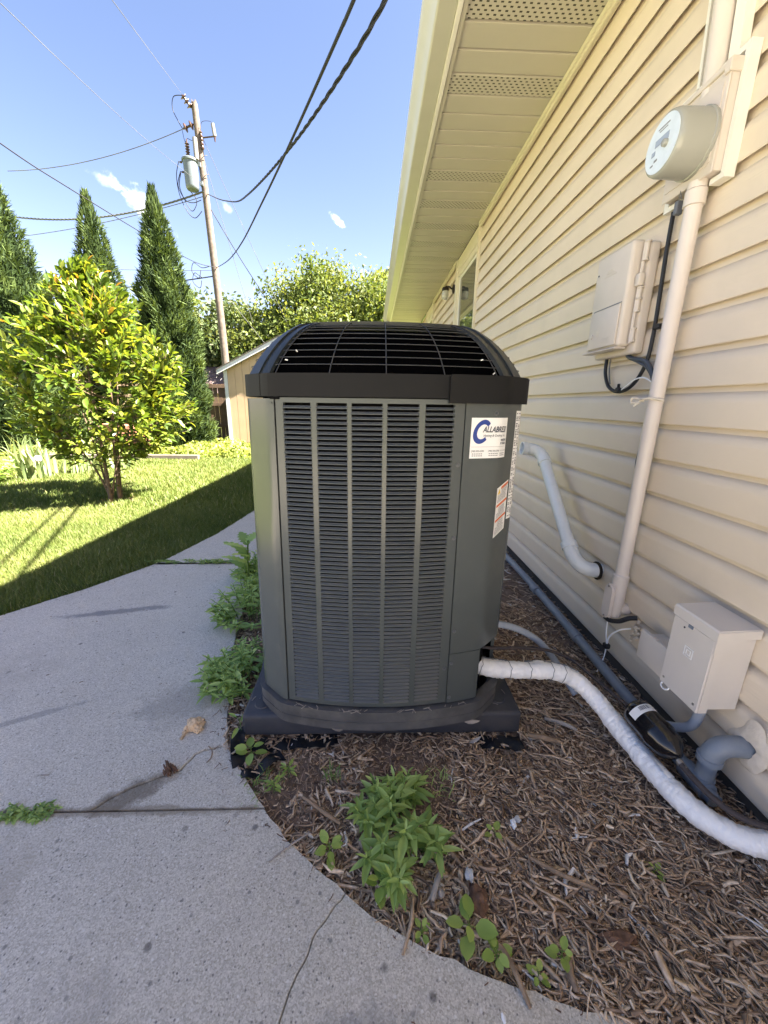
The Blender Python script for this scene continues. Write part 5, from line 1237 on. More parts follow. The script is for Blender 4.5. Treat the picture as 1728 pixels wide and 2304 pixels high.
tuft('grassy tuft in the mulch right of the bushy weed', (0.215, 0.945, -0.02), 40, 0.055, 0.030)
tuft('grassy sprouts lying at the mulch edge by the end of the path joint', (-0.335, 0.955, -0.015), 40, 0.05, 0.03)
tuft('small tuft of clover in the mulch under the wrapped pipe', (0.62, 0.86, -0.015), 10, 0.03, 0.01)
# low weed in the path joint on the left
mat_ = weed('joint_weed', 'flat grey green weed sprawling out of the path joint at the left edge', 'weed', (-0.985, 0.868), 0.014, 20, 0.10, (0.014, 0.022), 8, sy=0.30, asp=(0.4, 0.5), kind='lance', z0=-0.002)
weed('joint_weed', 'string of small weeds growing along the far path joint', 'weed', (-1.26, 2.68), 0.035, 30, 0.36, (0.02, 0.04), 7, sy=0.07, kind='lance', z0=-0.002)

# ---- grass
def grass(n, xr, yr, hr, wr, dens_edge):
    Vs = np.empty((n*5, 3), dtype=np.float32); Fq = np.empty((n, 4), dtype=np.int32); Ft = np.empty((n, 3), dtype=np.int32)
    lx = np.array([p[0] for p in (LEFT_FAR + LEFT_MID + LEFT_NEAR[:2])]); ly = np.array([p[1] for p in (LEFT_FAR + LEFT_MID + LEFT_NEAR[:2])])
    o = np.argsort(ly); lx, ly = lx[o], ly[o]
    x = np.empty(0); y = np.empty(0)
    while len(x) < n:
        yy = yr[0]+(yr[1]-yr[0])*NR.random(n*2)**1.25; xx = xr[0]+(xr[1]-xr[0])*NR.random(n*2)
        lim = np.interp(yy, ly, lx); ok = (xx < lim+0.012*NR.standard_normal(len(xx))+0.004)
        ok &= ~((np.abs(xx+3.15) < 0.22) & (np.abs(yy-4.68) < 0.2) & (NR.random(len(xx)) < 0.75))
        ok &= (xx > -yy*1.05-0.9)
        x = np.r_[x, xx[ok]]; y = np.r_[y, yy[ok]]
    x, y = x[:n], y[:n]
    h = hr[0]+(hr[1]-hr[0])*NR.random(n); w = wr[0]+(wr[1]-wr[0])*NR.random(n)
    pat = np.array([mnoise.noise((a*1.7, b*1.7, 1.0)) for a, b in zip(x[::1], y[::1])]) if n < 400000 else np.zeros(n)
    h *= 1+0.22*pat
    a = NR.random(n)*2*PI; lean = 0.15+0.55*NR.random(n)
    b = np.c_[x, y, np.full(n, -0.056)]; d = np.c_[np.cos(a), np.sin(a), np.zeros(n)]; s = np.c_[-np.sin(a), np.cos(a), np.zeros(n)]*(w/2)[:, None]
    up = np.array([0, 0, 1.0])
    m = b + up*(h*0.55)[:, None] + d*(h*lean*0.28)[:, None]; t = b + up*(h*(1-0.25*lean))[:, None] + d*(h*lean)[:, None]
    Vs[0::5] = b-s; Vs[1::5] = b+s; Vs[2::5] = m-s*0.8; Vs[3::5] = m+s*0.8; Vs[4::5] = t
    i = np.arange(n)*5
    # quads; the tip is a quad with a doubled vertex avoided by using a thin top edge
    tri = np.c_[i, i+1, i+3, i+2]; tip = np.c_[i+2, i+3, i+4]
    pa2 = np.array([mnoise.noise((a*0.9, b*0.9, 6.0))+0.5*mnoise.noise((a*4.5, b*4.5, 2.0)) for a, b in zip(x, y)])
    r = np.clip(0.43+0.20*NR.standard_normal(n)+0.42*pa2, 0, 0.93); r[NR.random(n) < 0.04+0.05*np.clip(pa2, 0, 1)] = 1.0
    return Vs, tri, tip, r
GV = []; GF3 = []; GR = []
off = 0
for args in ((105000, (-4.6, -1.2), (1.2, 4.2), (0.055, 0.095), (0.0030, 0.0052), 0), (95000, (-8.5, -1.2), (3.6, 8.3), (0.06, 0.095), (0.006, 0.010), 0)):
    V, q, t, r = grass(*args)
    GV.append(V); GF3 += [np.c_[q[:, 0], q[:, 1], q[:, 2]]+off, np.c_[q[:, 0], q[:, 2], q[:, 3]]+off, t+off]; GR += [r, r, r]; off += len(V)
me = mesh_np('grass', np.vstack(GV), np.vstack(GF3).astype(np.int32), m_grass, rnd=np.concatenate(GR))
tag(link('grass', me, kind='stuff'), 'mown green lawn grass between the concrete path and the garden beds', 'grass')

# ---- columnar conifers
def conifer(label, base, top, R, n, prof, lw=(0.11, 0.22, 0.018, 0.034)):
    root = thing('conifer_tree', label, 'tree', base, 'columnar conifers at the back of the garden')
    H = top-base[2]; MB().tube([base, (base[0], base[1], base[2]+H*0.9)], [0.09, 0.02], 8).part('trunk', m_barkd, root)
    def rad(f): return R*float(np.interp(f, [p[0] for p in prof], [p[1] for p in prof]))
    V = []; F = []; K = 20; S = 18
    for j in range(K+1):
        f = j/K; r = max(0.01, rad(f)*0.70)
        for i in range(S):
            a = 2*PI*i/S; k = 1+0.22*mnoise.noise((math.cos(a)*2+base[0], math.sin(a)*2, f*9))
            V.append((base[0]+r*k*math.cos(a), base[1]+r*k*math.sin(a), base[2]+0.12+f*(H-0.5)))
    for j in range(K):
        for i in range(S): F.append((j*S+i, j*S+(i+1) % S, (j+1)*S+(i+1) % S, (j+1)*S+i))
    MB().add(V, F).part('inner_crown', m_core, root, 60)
    f = 1-np.sqrt(NR.random(n)*0.985+0.0); f = np.where(NR.random(n) < 0.25, NR.random(n), f)
    a = NR.random(n)*2*PI
    cl = np.array([mnoise.noise((math.cos(t)*R*3.2+base[0], math.sin(t)*R*3.2, g*H*2.0)) for t, g in zip(a, f)])
    rr = np.interp(f, [p[0] for p in prof], [p[1] for p in prof])*R*(0.78+0.18*NR.random(n)+0.34*cl+0.10*(NR.random(n) < 0.10))
    P = np.c_[base[0]+rr*np.cos(a), base[1]+rr*np.sin(a), base[2]+0.05+f*(H-0.18)]
    az = a+0.7*NR.standard_normal(n); el = 0.75+0.42*NR.standard_normal(n); el = np.where(f > 0.9, 1.2, el)
    D = np.c_[np.cos(az)*np.cos(el), np.sin(az)*np.cos(el), np.sin(el)]
    L = lw[0]+(lw[1]-lw[0])*NR.random(n); W = lw[2]+(lw[3]-lw[2])*NR.random(n)
    rv = NR.standard_normal((n, 3)); S_ = np.cross(D, rv); S_ /= np.linalg.norm(S_, axis=1)[:, None]; S_ *= (W/2)[:, None]
    Vs = np.empty((n*4, 3)); Vs[0::4] = P-D*(L*0.25)[:, None]; Vs[1::4] = P+D*(L*0.25)[:, None]+S_; Vs[2::4] = P+D*(L*0.85)[:, None]; Vs[3::4] = P+D*(L*0.25)[:, None]-S_
    i = np.arange(n)*4; Fs = np.c_[i, i+1, i+2, i+3].astype(np.int32)
    r = np.clip(0.42+0.95*cl+0.22*NR.standard_normal(n), 0, 1)
    link('foliage', mesh_np('foliage', Vs, Fs, m_con, rnd=r), root, kind='stuff')
PR1 = [(0, 0.80), (0.06, 0.98), (0.25, 1.0), (0.45, 0.92), (0.62, 0.74), (0.78, 0.50), (0.9, 0.26), (0.97, 0.10), (1, 0.02)]
PR2 = [(0, 0.80), (0.06, 0.98), (0.3, 1.0), (0.5, 0.88), (0.65, 0.66), (0.8, 0.42), (0.9, 0.24), (0.97, 0.10), (1, 0.02)]
conifer('columnar conifer right behind the young tree, nearest the utility pole', (-4.98, 10.45, -0.05), 5.85, 0.72, 26000, PR1)
conifer('columnar conifer in the middle, rising behind the young tree crown', (-7.42, 12.0, -0.05), 6.40, 0.86, 17000, PR2)
conifer('broad columnar conifer at the left edge of the view', (-7.85, 9.4, -0.05), 6.05, 0.98, 24000, PR1)
conifer('columnar conifer hidden low between the left one and the dark fence', (-9.15, 11.6, -0.05), 4.2, 0.9, 9000, PR1)

# ---- broadleaf trees beyond the fence
def broad_tree(label, base, cz, R, RZ, nclump, nleaf, m, size):
    root = thing('broadleaf_tree', label, 'tree', base, 'broadleaf trees beyond the back fence'); C = Vector((base[0], base[1], cz))
    MB().tube(spline([base, Vector(base)+Vector((0.1, 0, cz*0.5)), C+Vector((0, 0, RZ*0.3))], 5), [0.22*(1-0.07*i) for i in range(11)], 8).part('trunk', m_barkd, root, 60)
    lim = MB(); Vs = []; rn = []
    cents = []
    for k in range(nclump):
        while True:
            d = Vector((R_.gauss(0, 1), R_.gauss(0, 1), R_.gauss(0, 1))).normalized()
            if d.z > -0.55: break
        rr = R_.uniform(0.55, 1.0); lump = 1+0.22*mnoise.noise(d*2.1+Vector((base[0], 0, 0)))
        c = C+Vector((d.x*R*rr*lump, d.y*R*rr*lump, d.z*RZ*rr*lump)); cents.append(c)
        if k % 3 == 0:
            s = Vector((base[0], base[1], cz-RZ*0.55)); p = spline([s, s.lerp(c, 0.5)+Vector((R_.gauss(0, .2), R_.gauss(0, .2), 0.25)), c], 4)
            lim.tube(p, [0.075*(1-0.85*i/(len(p)-1)) for i in range(len(p))], 5, cap=False)
    lim.part('limbs', m_barkd, root, 60)
    cents = np.array([tuple(c) for c in cents]); n = nclump*nleaf
    ci = np.repeat(np.arange(nclump), nleaf); sg = R*0.17
    P = cents[ci] + np.clip(NR.standard_normal((n, 3)), -1.7, 1.7)*sg*(0.6+0.8*NR.random((nclump, 1)))[ci]*np.array([1, 1, 0.75])
    nr = NR.standard_normal((n, 3))+np.array([0, 0, 0.7]); nr /= np.linalg.norm(nr, axis=1)[:, None]
    rv = NR.standard_normal((n, 3)); u = np.cross(nr, rv); u /= np.linalg.norm(u, axis=1)[:, None]; v = np.cross(nr, u)
    s = (size*(0.6+0.8*NR.random(n)))[:, None]
    Vs = np.empty((n*4, 3)); Vs[0::4] = P-v*s; Vs[1::4] = P+u*s*0.5; Vs[2::4] = P+v*s; Vs[3::4] = P-u*s*0.5
    i = np.arange(n)*4
    r = np.clip((0.5+0.18*NR.standard_normal(nclump))[ci]+0.22*NR.standard_normal(n), 0, 1)
    link('foliage', mesh_np('foliage', Vs, np.c_[i, i+1, i+2, i+3].astype(np.int32), m, rnd=r), root, kind='stuff')
broad_tree('light green broadleaf tree in the middle, beyond the shed roof', (-2.9, 23, -0.05), 4.9, 2.9, 3.3, 130, 190, m_bgl, 0.10)
broad_tree('light green broadleaf tree beyond the shed, next to the house gutter', (0.7, 24, -0.05), 4.9, 2.7, 3.2, 120, 190, m_bgl, 0.10)
broad_tree('dark green broadleaf tree behind the utility pole', (-8.3, 25, -0.05), 4.0, 2.6, 3.0, 90, 110, m_bgd, 0.14)
broad_tree('lower yellow green broadleaf tree just right of the utility pole', (-5.5, 22.5, -0.05), 3.3, 2.0, 2.9, 90, 170, m_bgl, 0.10)
broad_tree('distant broadleaf tree glimpsed between the two narrow conifers', (-12.3, 26, -0.05), 4.2, 2.6, 3.0, 70, 100, m_bgl, 0.15)
broad_tree('far left broadleaf tree behind the side fence', (-19, 24, -0.05), 4.0, 3.4, 3.2, 70, 90, m_bgd, 0.16)

# ================================================================== GARDEN STRUCTURES
def fence(label, pts, h, m, board=0.14, rails=(0.35, 1.05, 1.62), side=1):
    root = thing('board_fence', label, 'fence', (pts[0][0], pts[0][1], -0.05))
    a, b = Vector((*pts[0], 0)), Vector((*pts[1], 0)); d = (b-a).normalized(); nrm = Vector((d.y, -d.x, 0))*side; L = (b-a).length
    ang = math.atan2(d.y, d.x); Mx = Matrix.Translation(a) @ Matrix.Rotation(ang, 4, 'Z'); sgn = 1 if (Matrix.Rotation(ang, 3, 'Z') @ Vector((0, 1, 0))).dot(nrm) > 0 else -1
    base = rbox(0, board-0.008, -0.009, 0.009, -0.04, h, 0.0, 1); me = mesh_np('fence_board', *base, m)
    for i in range(int(L/board)):
        o = bpy.data.objects.new('fence_board', me); COL.objects.link(o); o.parent = root
        o.matrix_basis = Matrix.Translation(-root.location) @ Mx @ Matrix.Translation((i*board, R_.gauss(0, 0.003), R_.gauss(0, 0.008))) @ Matrix.Rotation(R_.gauss(0, 0.004), 4, 'Y')
    for z in rails: MB().box(0, L, sgn*0.0095 if sgn > 0 else -0.0495, sgn*0.0495 if sgn > 0 else -0.0095, z-0.04, z+0.05, M=Mx).part('rail', m, root)
    for k in range(int(L/2.4)+1): MB().box(k*2.4, k*2.4+0.09, 0.05*sgn if sgn > 0 else -0.14, 0.14 if sgn > 0 else -0.05, -0.04, h-0.05, M=Mx).part('post', m, root)
fence('weathered brown board fence across the back, seen beside the shed', [(-9.3, 13.5), (-3.2, 13.5)], 1.70, m_fence)
fence('dark shaded board fence along the left side of the garden', [(-9.3, 5.6), (-9.3, 13.4)], 1.95, m_fence_shade, rails=(0.5, 1.25, 1.8))
sh_ = thing('garden_shed', 'cream garden shed with white corner boards and a sloping white roof edge', 'shed', (-2.4, 12.3, -0.05))
x0s, x1s, ys_, ye_ = -3.955, -0.85, 11.0, 13.3
def rz(x): return 1.93+0.50*(x+3.955) if x < -2.4 else 1.93+0.50*(-0.845-x)
xx = x0s+0.092; k = 0
while xx < x1s-0.1:
    w = min(0.20, x1s-0.092-xx); V, F = prism([(xx+0.0045, 0.0), (xx+w-0.0045, 0.0), (xx+w-0.0045, rz(xx+w-0.0045)+0.02), (xx+0.0045, rz(xx+0.0045)+0.02)], 'y', ys_, ys_+0.012)
    MB().add(V, F).part('siding_board', m_shed, sh_); xx += 0.20
V, F = prism([(x0s+0.03, -0.05), (x1s-0.03, -0.05), (x1s-0.03, 1.9), (-2.4, 2.65), (x0s+0.03, 1.9)], 'y', ys_+0.0125, ye_); MB().add(V, F).part('body', m_shed, sh_)
MB().box(x0s, x0s+0.089, ys_-0.012, ys_+0.012, -0.02, 1.945).box(x0s, x0s+0.012, ys_+0.0125, ys_+0.09, -0.02, 1.93).part('corner_board', m_shedw, sh_)
MB().box(x1s-0.089, x1s, ys_-0.012, ys_+0.012, -0.02, 1.945).part('corner_board', m_shedw, sh_)
for (xa, xb) in ((-4.08, -2.4), (-0.72, -2.4)):
    za, zb_ = 1.93-0.5*0.125, 2.7075
    V, F = prism([(xa, za-0.035), (xa, za+0.075), (xb, zb_+0.075), (xb, zb_-0.035)], 'y', ys_-0.17, ys_-0.14); MB().add(V, F).part('fascia', m_shedw, sh_)
    V, F = prism([(xa, za+0.0755), (xa, za+0.10), (xb, zb_+0.10), (xb, zb_+0.0755)], 'y', ys_-0.19, ye_+0.15); MB().add(V, F).part('roof', m_roof, sh_)
# neighbour's house roof beyond the fence
nh = thing('neighbour_house', 'low neighbouring house with a purplish shingle roof beyond the back fence', 'house', (-10.5, 21.5, -0.05))
MB().box(-14.5, -6.7, 20.5, 26, -0.05, 1.55).part('wall', m_shed, nh)
for i in range(7):
    y0 = 20.0+i*0.42; z0 = 1.50+i*0.21
    for j in range(14):
        xj = -15+j*0.62+(0.3 if i % 2 else 0)
        if xj > -6.6: continue
        MB().add([(xj, y0, z0+0.02), (min(xj+0.60, -6.4), y0, z0+0.02), (min(xj+0.60, -6.4), y0+0.45, z0+0.225), (xj, y0+0.45, z0+0.225), (xj, y0, z0), (min(xj+0.6, -6.4), y0, z0)], [(0, 1, 2, 3), (4, 5, 1, 0)]).part('shingle', m_nroof, nh)
# timber edging and the bed in front of the fence
for i, (xa, xb, ya, yb) in enumerate(((-7.0, -5.0, 8.05, 8.12), (-4.96, -3.6, 8.12, 8.16))):
    ang = math.atan2(yb-ya, xb-xa); L = math.hypot(xb-xa, yb-ya)
    V, F = rbox(0, L, -0.05, 0.05, -0.06, 0.075, 0.01, 1)
    MB().add(V, F, Matrix.Translation((xa, ya, 0)) @ Matrix.Rotation(ang, 4, 'Z')).top('edging_timber', m_timber, ('grey timber edging behind the young tree trunk', 'shorter grey timber edging in front of the right conifer')[i], 'timber')
MB().lathe([(0, 0), (0.30, 0.0), (0.36, 0.55), (0.39, 0.56), (0.39, 0.66), (0.33, 0.66), (0.31, 0.60), (0, 0.60)], (-5.95, 9.6, -0.05), (0, 0, 1), 24).top('clay_planter', m_clay, 'pinkish clay planter partly hidden behind the young tree', 'planter', smooth=40)
MB().lathe([(0, 0), (0.20, 0.0), (0.24, 0.35), (0.27, 0.36), (0.27, 0.42), (0.23, 0.42), (0.21, 0.38), (0, 0.38)], (-5.15, 8.9, -0.05), (0, 0, 1), 20).top('clay_planter', m_clay, 'smaller clay planter behind the trunk of the young tree', 'planter', smooth=40)
# bed plants
def scatter_cover(name, label, n, xr, yr, zr, size):
    x = xr[0]+(xr[1]-xr[0])*NR.random(n); y = yr[0]+(yr[1]-yr[0])*NR.random(n)
    hh = np.array([max(0.15, 0.6+0.8*mnoise.noise((a*1.6, b*1.6, 5))) for a, b in zip(x, y)])
    P = np.c_[x, y, zr[0]+(zr[1]-zr[0])*NR.random(n)*hh]
    nr = NR.standard_normal((n, 3))*0.7+np.array([0, 0, 1.0]); nr /= np.linalg.norm(nr, axis=1)[:, None]
    u = np.cross(nr, NR.standard_normal((n, 3))); u /= np.linalg.norm(u, axis=1)[:, None]; v = np.cross(nr, u); s = (size*(0.5+NR.random(n)))[:, None]
    Vs = np.empty((n*4, 3)); Vs[0::4] = P-v*s; Vs[1::4] = P+u*s*0.45; Vs[2::4] = P+v*s; Vs[3::4] = P-u*s*0.45; i = np.arange(n)*4
    me = mesh_np(name, Vs, np.c_[i, i+1, i+2, i+3].astype(np.int32), m_cover, rnd=np.clip(0.5+0.25*NR.standard_normal(n), 0, 1))
    tag(link(name, me, kind='stuff'), label, 'ground cover')
scatter_cover('ground_cover', 'low leafy ground cover in the bed at the foot of the shed and conifer', 6500, (-4.9, -2.6), (8.3, 10.9), (-0.05, 0.24), 0.05)
scatter_cover('ground_cover', 'low leafy plants in the back bed behind the timber edging', 6500, (-9.0, -4.9), (8.2, 11.5), (-0.05, 0.30), 0.055)
def iris(label, base, n, h):
    root = thing('iris_plant', label, 'iris', (base[0], base[1], -0.05), 'iris clumps at the left bed')
    for i in range(n):
        a = R_.uniform(0, 2*PI); L = h*R_.uniform(0.6, 1.1); w = R_.uniform(0.016, 0.026); ln = R_.uniform(0.15, 0.75)
        b = Vector((base[0]+R_.gauss(0, 0.10), base[1]+R_.gauss(0, 0.10), -0.055)); d = Vector((math.cos(a), math.sin(a), 0)); s = Vector((-math.sin(a), math.cos(a), 0))
        V = []; F = []
        for k in range(5):
            t = k/4; bend = ln*t*t; q = b + Vector((0, 0, L*(t-0.35*bend*t))) + d*(L*bend*0.75); ww = w*(1 if k < 3 else 0.7)*(1-t**4)
            V += [tuple(q-s*ww), tuple(q+d*0.004*(1-t)), tuple(q+s*ww)]
        for k in range(4): c = k*3; F += [(c, c+1, c+4, c+3), (c+1, c+2, c+5, c+4)]
        MB().add(V, F).part('leaf', m_iris, root, 60)
for j, (b, n, h, l) in enumerate((((-5.15, 6.0), 30, 0.62, 'sword leaved iris clump nearest the white bloom in the left bed'), ((-5.55, 6.6), 30, 0.72, 'tall iris clump in the left bed below the dark fence'), ((-4.85, 6.55), 26, 0.50, 'iris clump with drooping leaves on the right end of the left bed'), ((-6.1, 6.9), 26, 0.7, 'iris clump at the back left of the bed'), ((-4.5, 6.95), 18, 0.40, 'small iris clump just left of the young tree stems'))): iris(l, b, n, h)
weed('peony_bush', 'leafy green peony bush at the left edge of the view', 'bush', (-5.45, 5.55), 0.52, 26, 0.34, (0.09, 0.16), 12)
pe = MB()
for i in range(26):
    d = Vector((R_.gauss(0, 1), R_.gauss(0, 1), R_.gauss(0.5, 1))).normalized(); c = Vector((-4.93, 5.85, 0.30))+d*0.03
    V, F = lathe([(0, -0.012), (0.03, -0.006), (0.036, 0.002), (0.0, 0.008)], c, d, 8); pe.add(V, F)
pe.top('peony_bloom', m_petal, 'single round white bloom among the iris leaves', 'flower', smooth=60)
# bare mulch ring and bed soil strips
def blot(name, cx, cy, rx, ry, m, z):
    V = [(cx, cy, z)] + [(cx+rx*math.cos(2*PI*i/30)*(1+0.2*mnoise.noise((i*0.7, cx, 1))), cy+ry*math.sin(2*PI*i/30)*(1+0.2*mnoise.noise((i*0.7, cy, 2))), z) for i in range(30)]
    link(name, mesh_np(name, V, [(0, 1+i, 1+(i+1) % 30) for i in range(30)], m), kind='structure')
m_bed = mat('bed_soil', (0.20, 0.13, 0.085), 0.95, 0.1, var=0.4, vs=12, bump=0.8, bs=50)
blot('bed_soil', -3.08, 4.66, 0.34, 0.26, m_bed, -0.048)
blot('bed_soil', -5.6, 6.5, 1.25, 1.0, m_bed, -0.046)

# ================================================================== UTILITY POLE AND LINES
PX, PY = -6.33, 18.0
up_ = thing('utility_pole', 'weathered wooden utility pole with brown insulators and hardware', 'utility pole', (PX, PY, -0.05))
pp = [(PX+0.0, PY, -0.05), (PX-0.03, PY, 4), (PX-0.16, PY, 8), (PX-0.30, PY, 11.72)]
psp = spline(pp, 8); MB().tube(psp, [0.165-0.055*i/(len(psp)-1) for i in range(len(psp))], 14).part('pole', m_pole, up_, 60)
for i in range(9):
    a = R_.uniform(0, 2*PI); MB().tube([(PX-0.30+0.07*math.cos(a), PY+0.07*math.sin(a), 11.70), (PX-0.305+0.08*math.cos(a), PY+0.08*math.sin(a), 11.76+0.10*R_.random())], [0.025, 0.006], 5).part('splinter', m_pole, up_)
def insul(p0, p1, n, r, name='insulator', m=m_porc):
    p0, p1 = Vector(p0), Vector(p1); L = (p1-p0).length; prof = [(0.0, 0), (0.02, 0)]
    for i in range(n):
        h = L*(i+0.5)/n; prof += [(0.035, h-L*0.3/n), (r, h-L*0.05/n), (r, h+L*0.1/n), (0.04, h+L*0.28/n)]
    prof += [(0.02, L), (0, L)]
    MB().lathe(prof, p0, (p1-p0), 12).part(name, m, up_, 40)
insul((PX-0.40, PY-0.05, 11.55), (PX-0.62, PY-0.25, 11.82), 3, 0.13)
insul((PX-0.38, PY, 11.10), (PX-0.80, PY-0.02, 10.93), 2, 0.14)
MB().tube(spline([(PX-0.62, PY-0.25, 11.80), (PX-0.95, PY-0.2, 11.78), (PX-1.05, PY-0.15, 11.45), (PX-0.90, PY-0.1, 11.1), (PX-0.82, PY-0.02, 10.95)], 6), 0.014, 6).part('jumper', m_cable, up_, 60)
MB().tube(spline([(PX-0.84, PY, 10.9), (PX-0.78, PY, 10.55), (PX-0.68, PY, 10.65), (PX-0.5, PY, 10.6), (PX-0.3, PY, 10.72)], 6), 0.010, 6).part('jumper', m_cable, up_, 60)
MB().tube([(PX+0.36, PY-0.05, 10.72), (PX+0.32, PY-0.05, 11.1)], 0.065, 10).part('arrester', m_porcg, up_, 40)
MB().tube([(PX-0.15, PY-0.05, 10.66), (PX+0.34, PY-0.05, 10.72)], 0.025, 6).tube([(PX+0.36, PY-0.05, 10.72), (PX+0.36, PY-0.05, 10.55)], [0.05, 0.02], 6).part('bracket', m_porc, up_)
insul((PX-0.10, PY-0.10, 10.25), (PX-0.13, PY-0.10, 10.85), 5, 0.06, 'cutout')
MB().tube(spline([(PX-0.13, PY-0.1, 10.85), (PX-0.05, PY-0.1, 11.12), (PX+0.22, PY-0.05, 11.18), (PX+0.32, PY-0.05, 11.1)], 5), 0.008, 6).part('jumper', m_cable, up_, 60)
tr = thing('pole_transformer', 'grey cylindrical transformer hanging on the utility pole', 'transformer', (PX-0.62, PY-0.15, 8.85))
TC = (PX-0.58, PY-0.22, 8.92)
MB().lathe([(0, 0.0), (0.20, 0.0), (0.228, 0.03), (0.243, 0.10), (0.256, 0.90), (0.0, 0.90)], TC, (0, 0, 1), 28).part('tank', m_trafo, tr, 40)
MB().lathe([(0.256, 0.88), (0.295, 0.89), (0.295, 0.945), (0.265, 0.975), (0.14, 1.03), (0, 1.04)], TC, (0, 0, 1), 28).part('lid', m_trafo, tr, 40)
MB().lathe([(0.0, 0.0), (0.05, 0.0)]+[q for i in range(5) for q in ((0.045, 0.06+i*0.085), (0.085, 0.09+i*0.085), (0.045, 0.12+i*0.085))]+[(0.025, 0.48), (0.02, 0.58), (0, 0.6)], (TC[0]-0.05, TC[1], TC[2]+1.02), (0, 0, 1), 12).part('bushing', m_porc, tr, 40)
MB().tube([(TC[0]+0.27, TC[1]-0.05, TC[2]+0.95), (TC[0]+0.27, TC[1]-0.05, TC[2]+1.62)], 0.085, 12).part('arrester', m_porcg, tr, 40)
MB().box(TC[0]+0.27, PX-0.22, TC[1]+0.02, TC[1]+0.20, TC[2]+0.78, TC[2]+0.92).box(TC[0]+0.27, PX-0.20, TC[1]+0.02, TC[1]+0.20, TC[2]+0.18, TC[2]+0.32).part('hanger', m_trafo, tr)
for i, (dx, dz) in enumerate(((-0.33, 0.86), (-0.30, 0.55))): MB().lathe([(0, 0), (0.035, 0), (0.035, 0.05), (0.02, 0.09), (0, 0.09)], (TC[0]+dx+0.04, TC[1]-0.04, TC[2]+dz), (-1, 0, 0), 10).part('terminal', m_porc, tr, 40)
for (pts) in (((-0.38, 0, 0.86), (-0.52, 0, 0.4), (-0.48, 0, -0.2), (-0.25, 0, -0.75), (0.02, 0, -0.95), (0.30, 0, -0.72)), ((-0.35, 0, 0.55), (-0.50, 0, 0.1), (-0.30, 0, -0.35), (0.0, 0, -0.45), (0.32, 0, -0.35)), ((-0.35, 0, 0.5), (-0.44, 0, 0.0), (-0.12, 0, -0.70), (0.10, 0, -0.55), (0.12, 0, -0.30), (-0.05, 0, -0.1))):
    MB().tube(spline([(TC[0]+p[0], TC[1]-0.1, TC[2]+p[2]) for p in pts], 7), 0.014, 6).part('lead', m_cable, tr, 60)
def sagline(name, a, b, sag, r, m, label, cat='power line', n=30, twist=0, group=None):
    a, b = Vector(a), Vector(b); P = [a.lerp(b, i/n)-Vector((0, 0, 4*sag*(i/n)*(1-i/n))) for i in range(n+1)]
    mb = MB()
    if not twist: mb.tube(P, r, 6)
    else:
        fr = frames(P); k = 6
        for ph in (0, 2*PI/3, 4*PI/3):
            Q = []
            for i in range(n*k+1):
                j = min(i//k, n-1); f = i/k-j; p = fr[j][0].lerp(fr[j+1][0], f); u, w = fr[j][1], fr[j][2]; an = ph+twist*2*PI*i/(n*k)
                Q.append(p+(u*math.cos(an)+w*math.sin(an))*r*1.05)
            mb.tube(Q, r, 5)
    return mb.top(name, m, label, cat, group, smooth=60)
# twisted service drop to the house, and the telephone drop beneath it
def path_line(name, pts, r, m, label, cat, twist=0, n=10):
    P = spline(pts, n); mb = MB()
    if not twist: mb.tube(P, r, 8)
    else:
        fr = frames(P); Ls = [0]
        for i in range(1, len(P)): Ls.append(Ls[-1]+(P[i]-P[i-1]).length)
        for ph in (0, 2*PI/3, 4*PI/3):
            Q = []
            N = int(Ls[-1]/0.06)
            for q in range(N+1):
                L = Ls[-1]*q/N; j = max(0, min(len(P)-2, int(np.searchsorted(Ls, L)-1))); f = (L-Ls[j])/max(1e-6, Ls[j+1]-Ls[j]); p = fr[j][0].lerp(fr[j+1][0], f)
                an = ph+2*PI*L/twist; Q.append(p+(fr[j][1]*math.cos(an)+fr[j][2]*math.sin(an))*r*1.15)
            mb.tube(Q, r, 5)
    return mb.top(name, m, label, cat, smooth=60)
path_line('service_drop', [(-6.42, 17.9, 8.86), (-6.025, 17.165, 8.501), (-4.9, 14.6, 7.32), (-4.035, 12.663, 6.46), (-3.129, 10.614, 5.60), (-2.453, 9.084, 5.09), (-1.685, 7.347, 4.585), (-1.070, 5.957, 4.22), (-0.657, 5.022, 4.0), (-0.226, 4.047, 3.81), (0.079, 3.356, 3.72), (0.9, 1.5, 3.60)], 0.0085, m_cable, 'twisted black service cable swooping from the pole to above the house eave', 'power line', twist=0.62)
path_line('telephone_drop', [(-6.35, 17.9, 6.40), (-6.143, 17.529, 6.27), (-4.163, 12.832, 5.09), (-2.803, 9.607, 4.44), (-1.680, 6.943, 4.06), (-1.018, 5.375, 3.86), (-0.554, 4.273, 3.735), (-0.223, 3.488, 3.657), (-0.136, 3.284, 3.640), (0.7, 1.3, 3.50)], 0.0125, m_cable, 'smooth black cable sagging from low on the pole to above the eave', 'telephone line')
path_line('telephone_line', [(-6.33, 17.87, 6.36), (-6.431, 16.111, 5.99), (-6.556, 13.368, 5.76), (-6.698, 10.242, 5.62), (-6.766, 8.742, 5.60), (-6.9, 5.5, 5.75)], 0.012, m_cable, 'straight dark cable from the pole crossing in front of the conifer tops to the left', 'telephone line')
sagline('primary_line', (PX-0.80, PY-0.02, 10.93), (-15.4, 20.0, 10.37), 0.30, 0.014, m_alu, 'grey line from the upper left insulator toward the left')
sagline('primary_line', (PX-0.62, PY-0.25, 11.84), (-3.9, 7.5, 6.85), 0.0, 0.006, m_alu, 'faint line rising from the pole top insulator to the upper left')
sagline('neutral_line', (PX-0.20, PY-0.1, 9.15), (-5.75, 8.0, 7.0), 0.15, 0.006, m_alu, 'faint line passing in front of the transformer to the upper left corner')
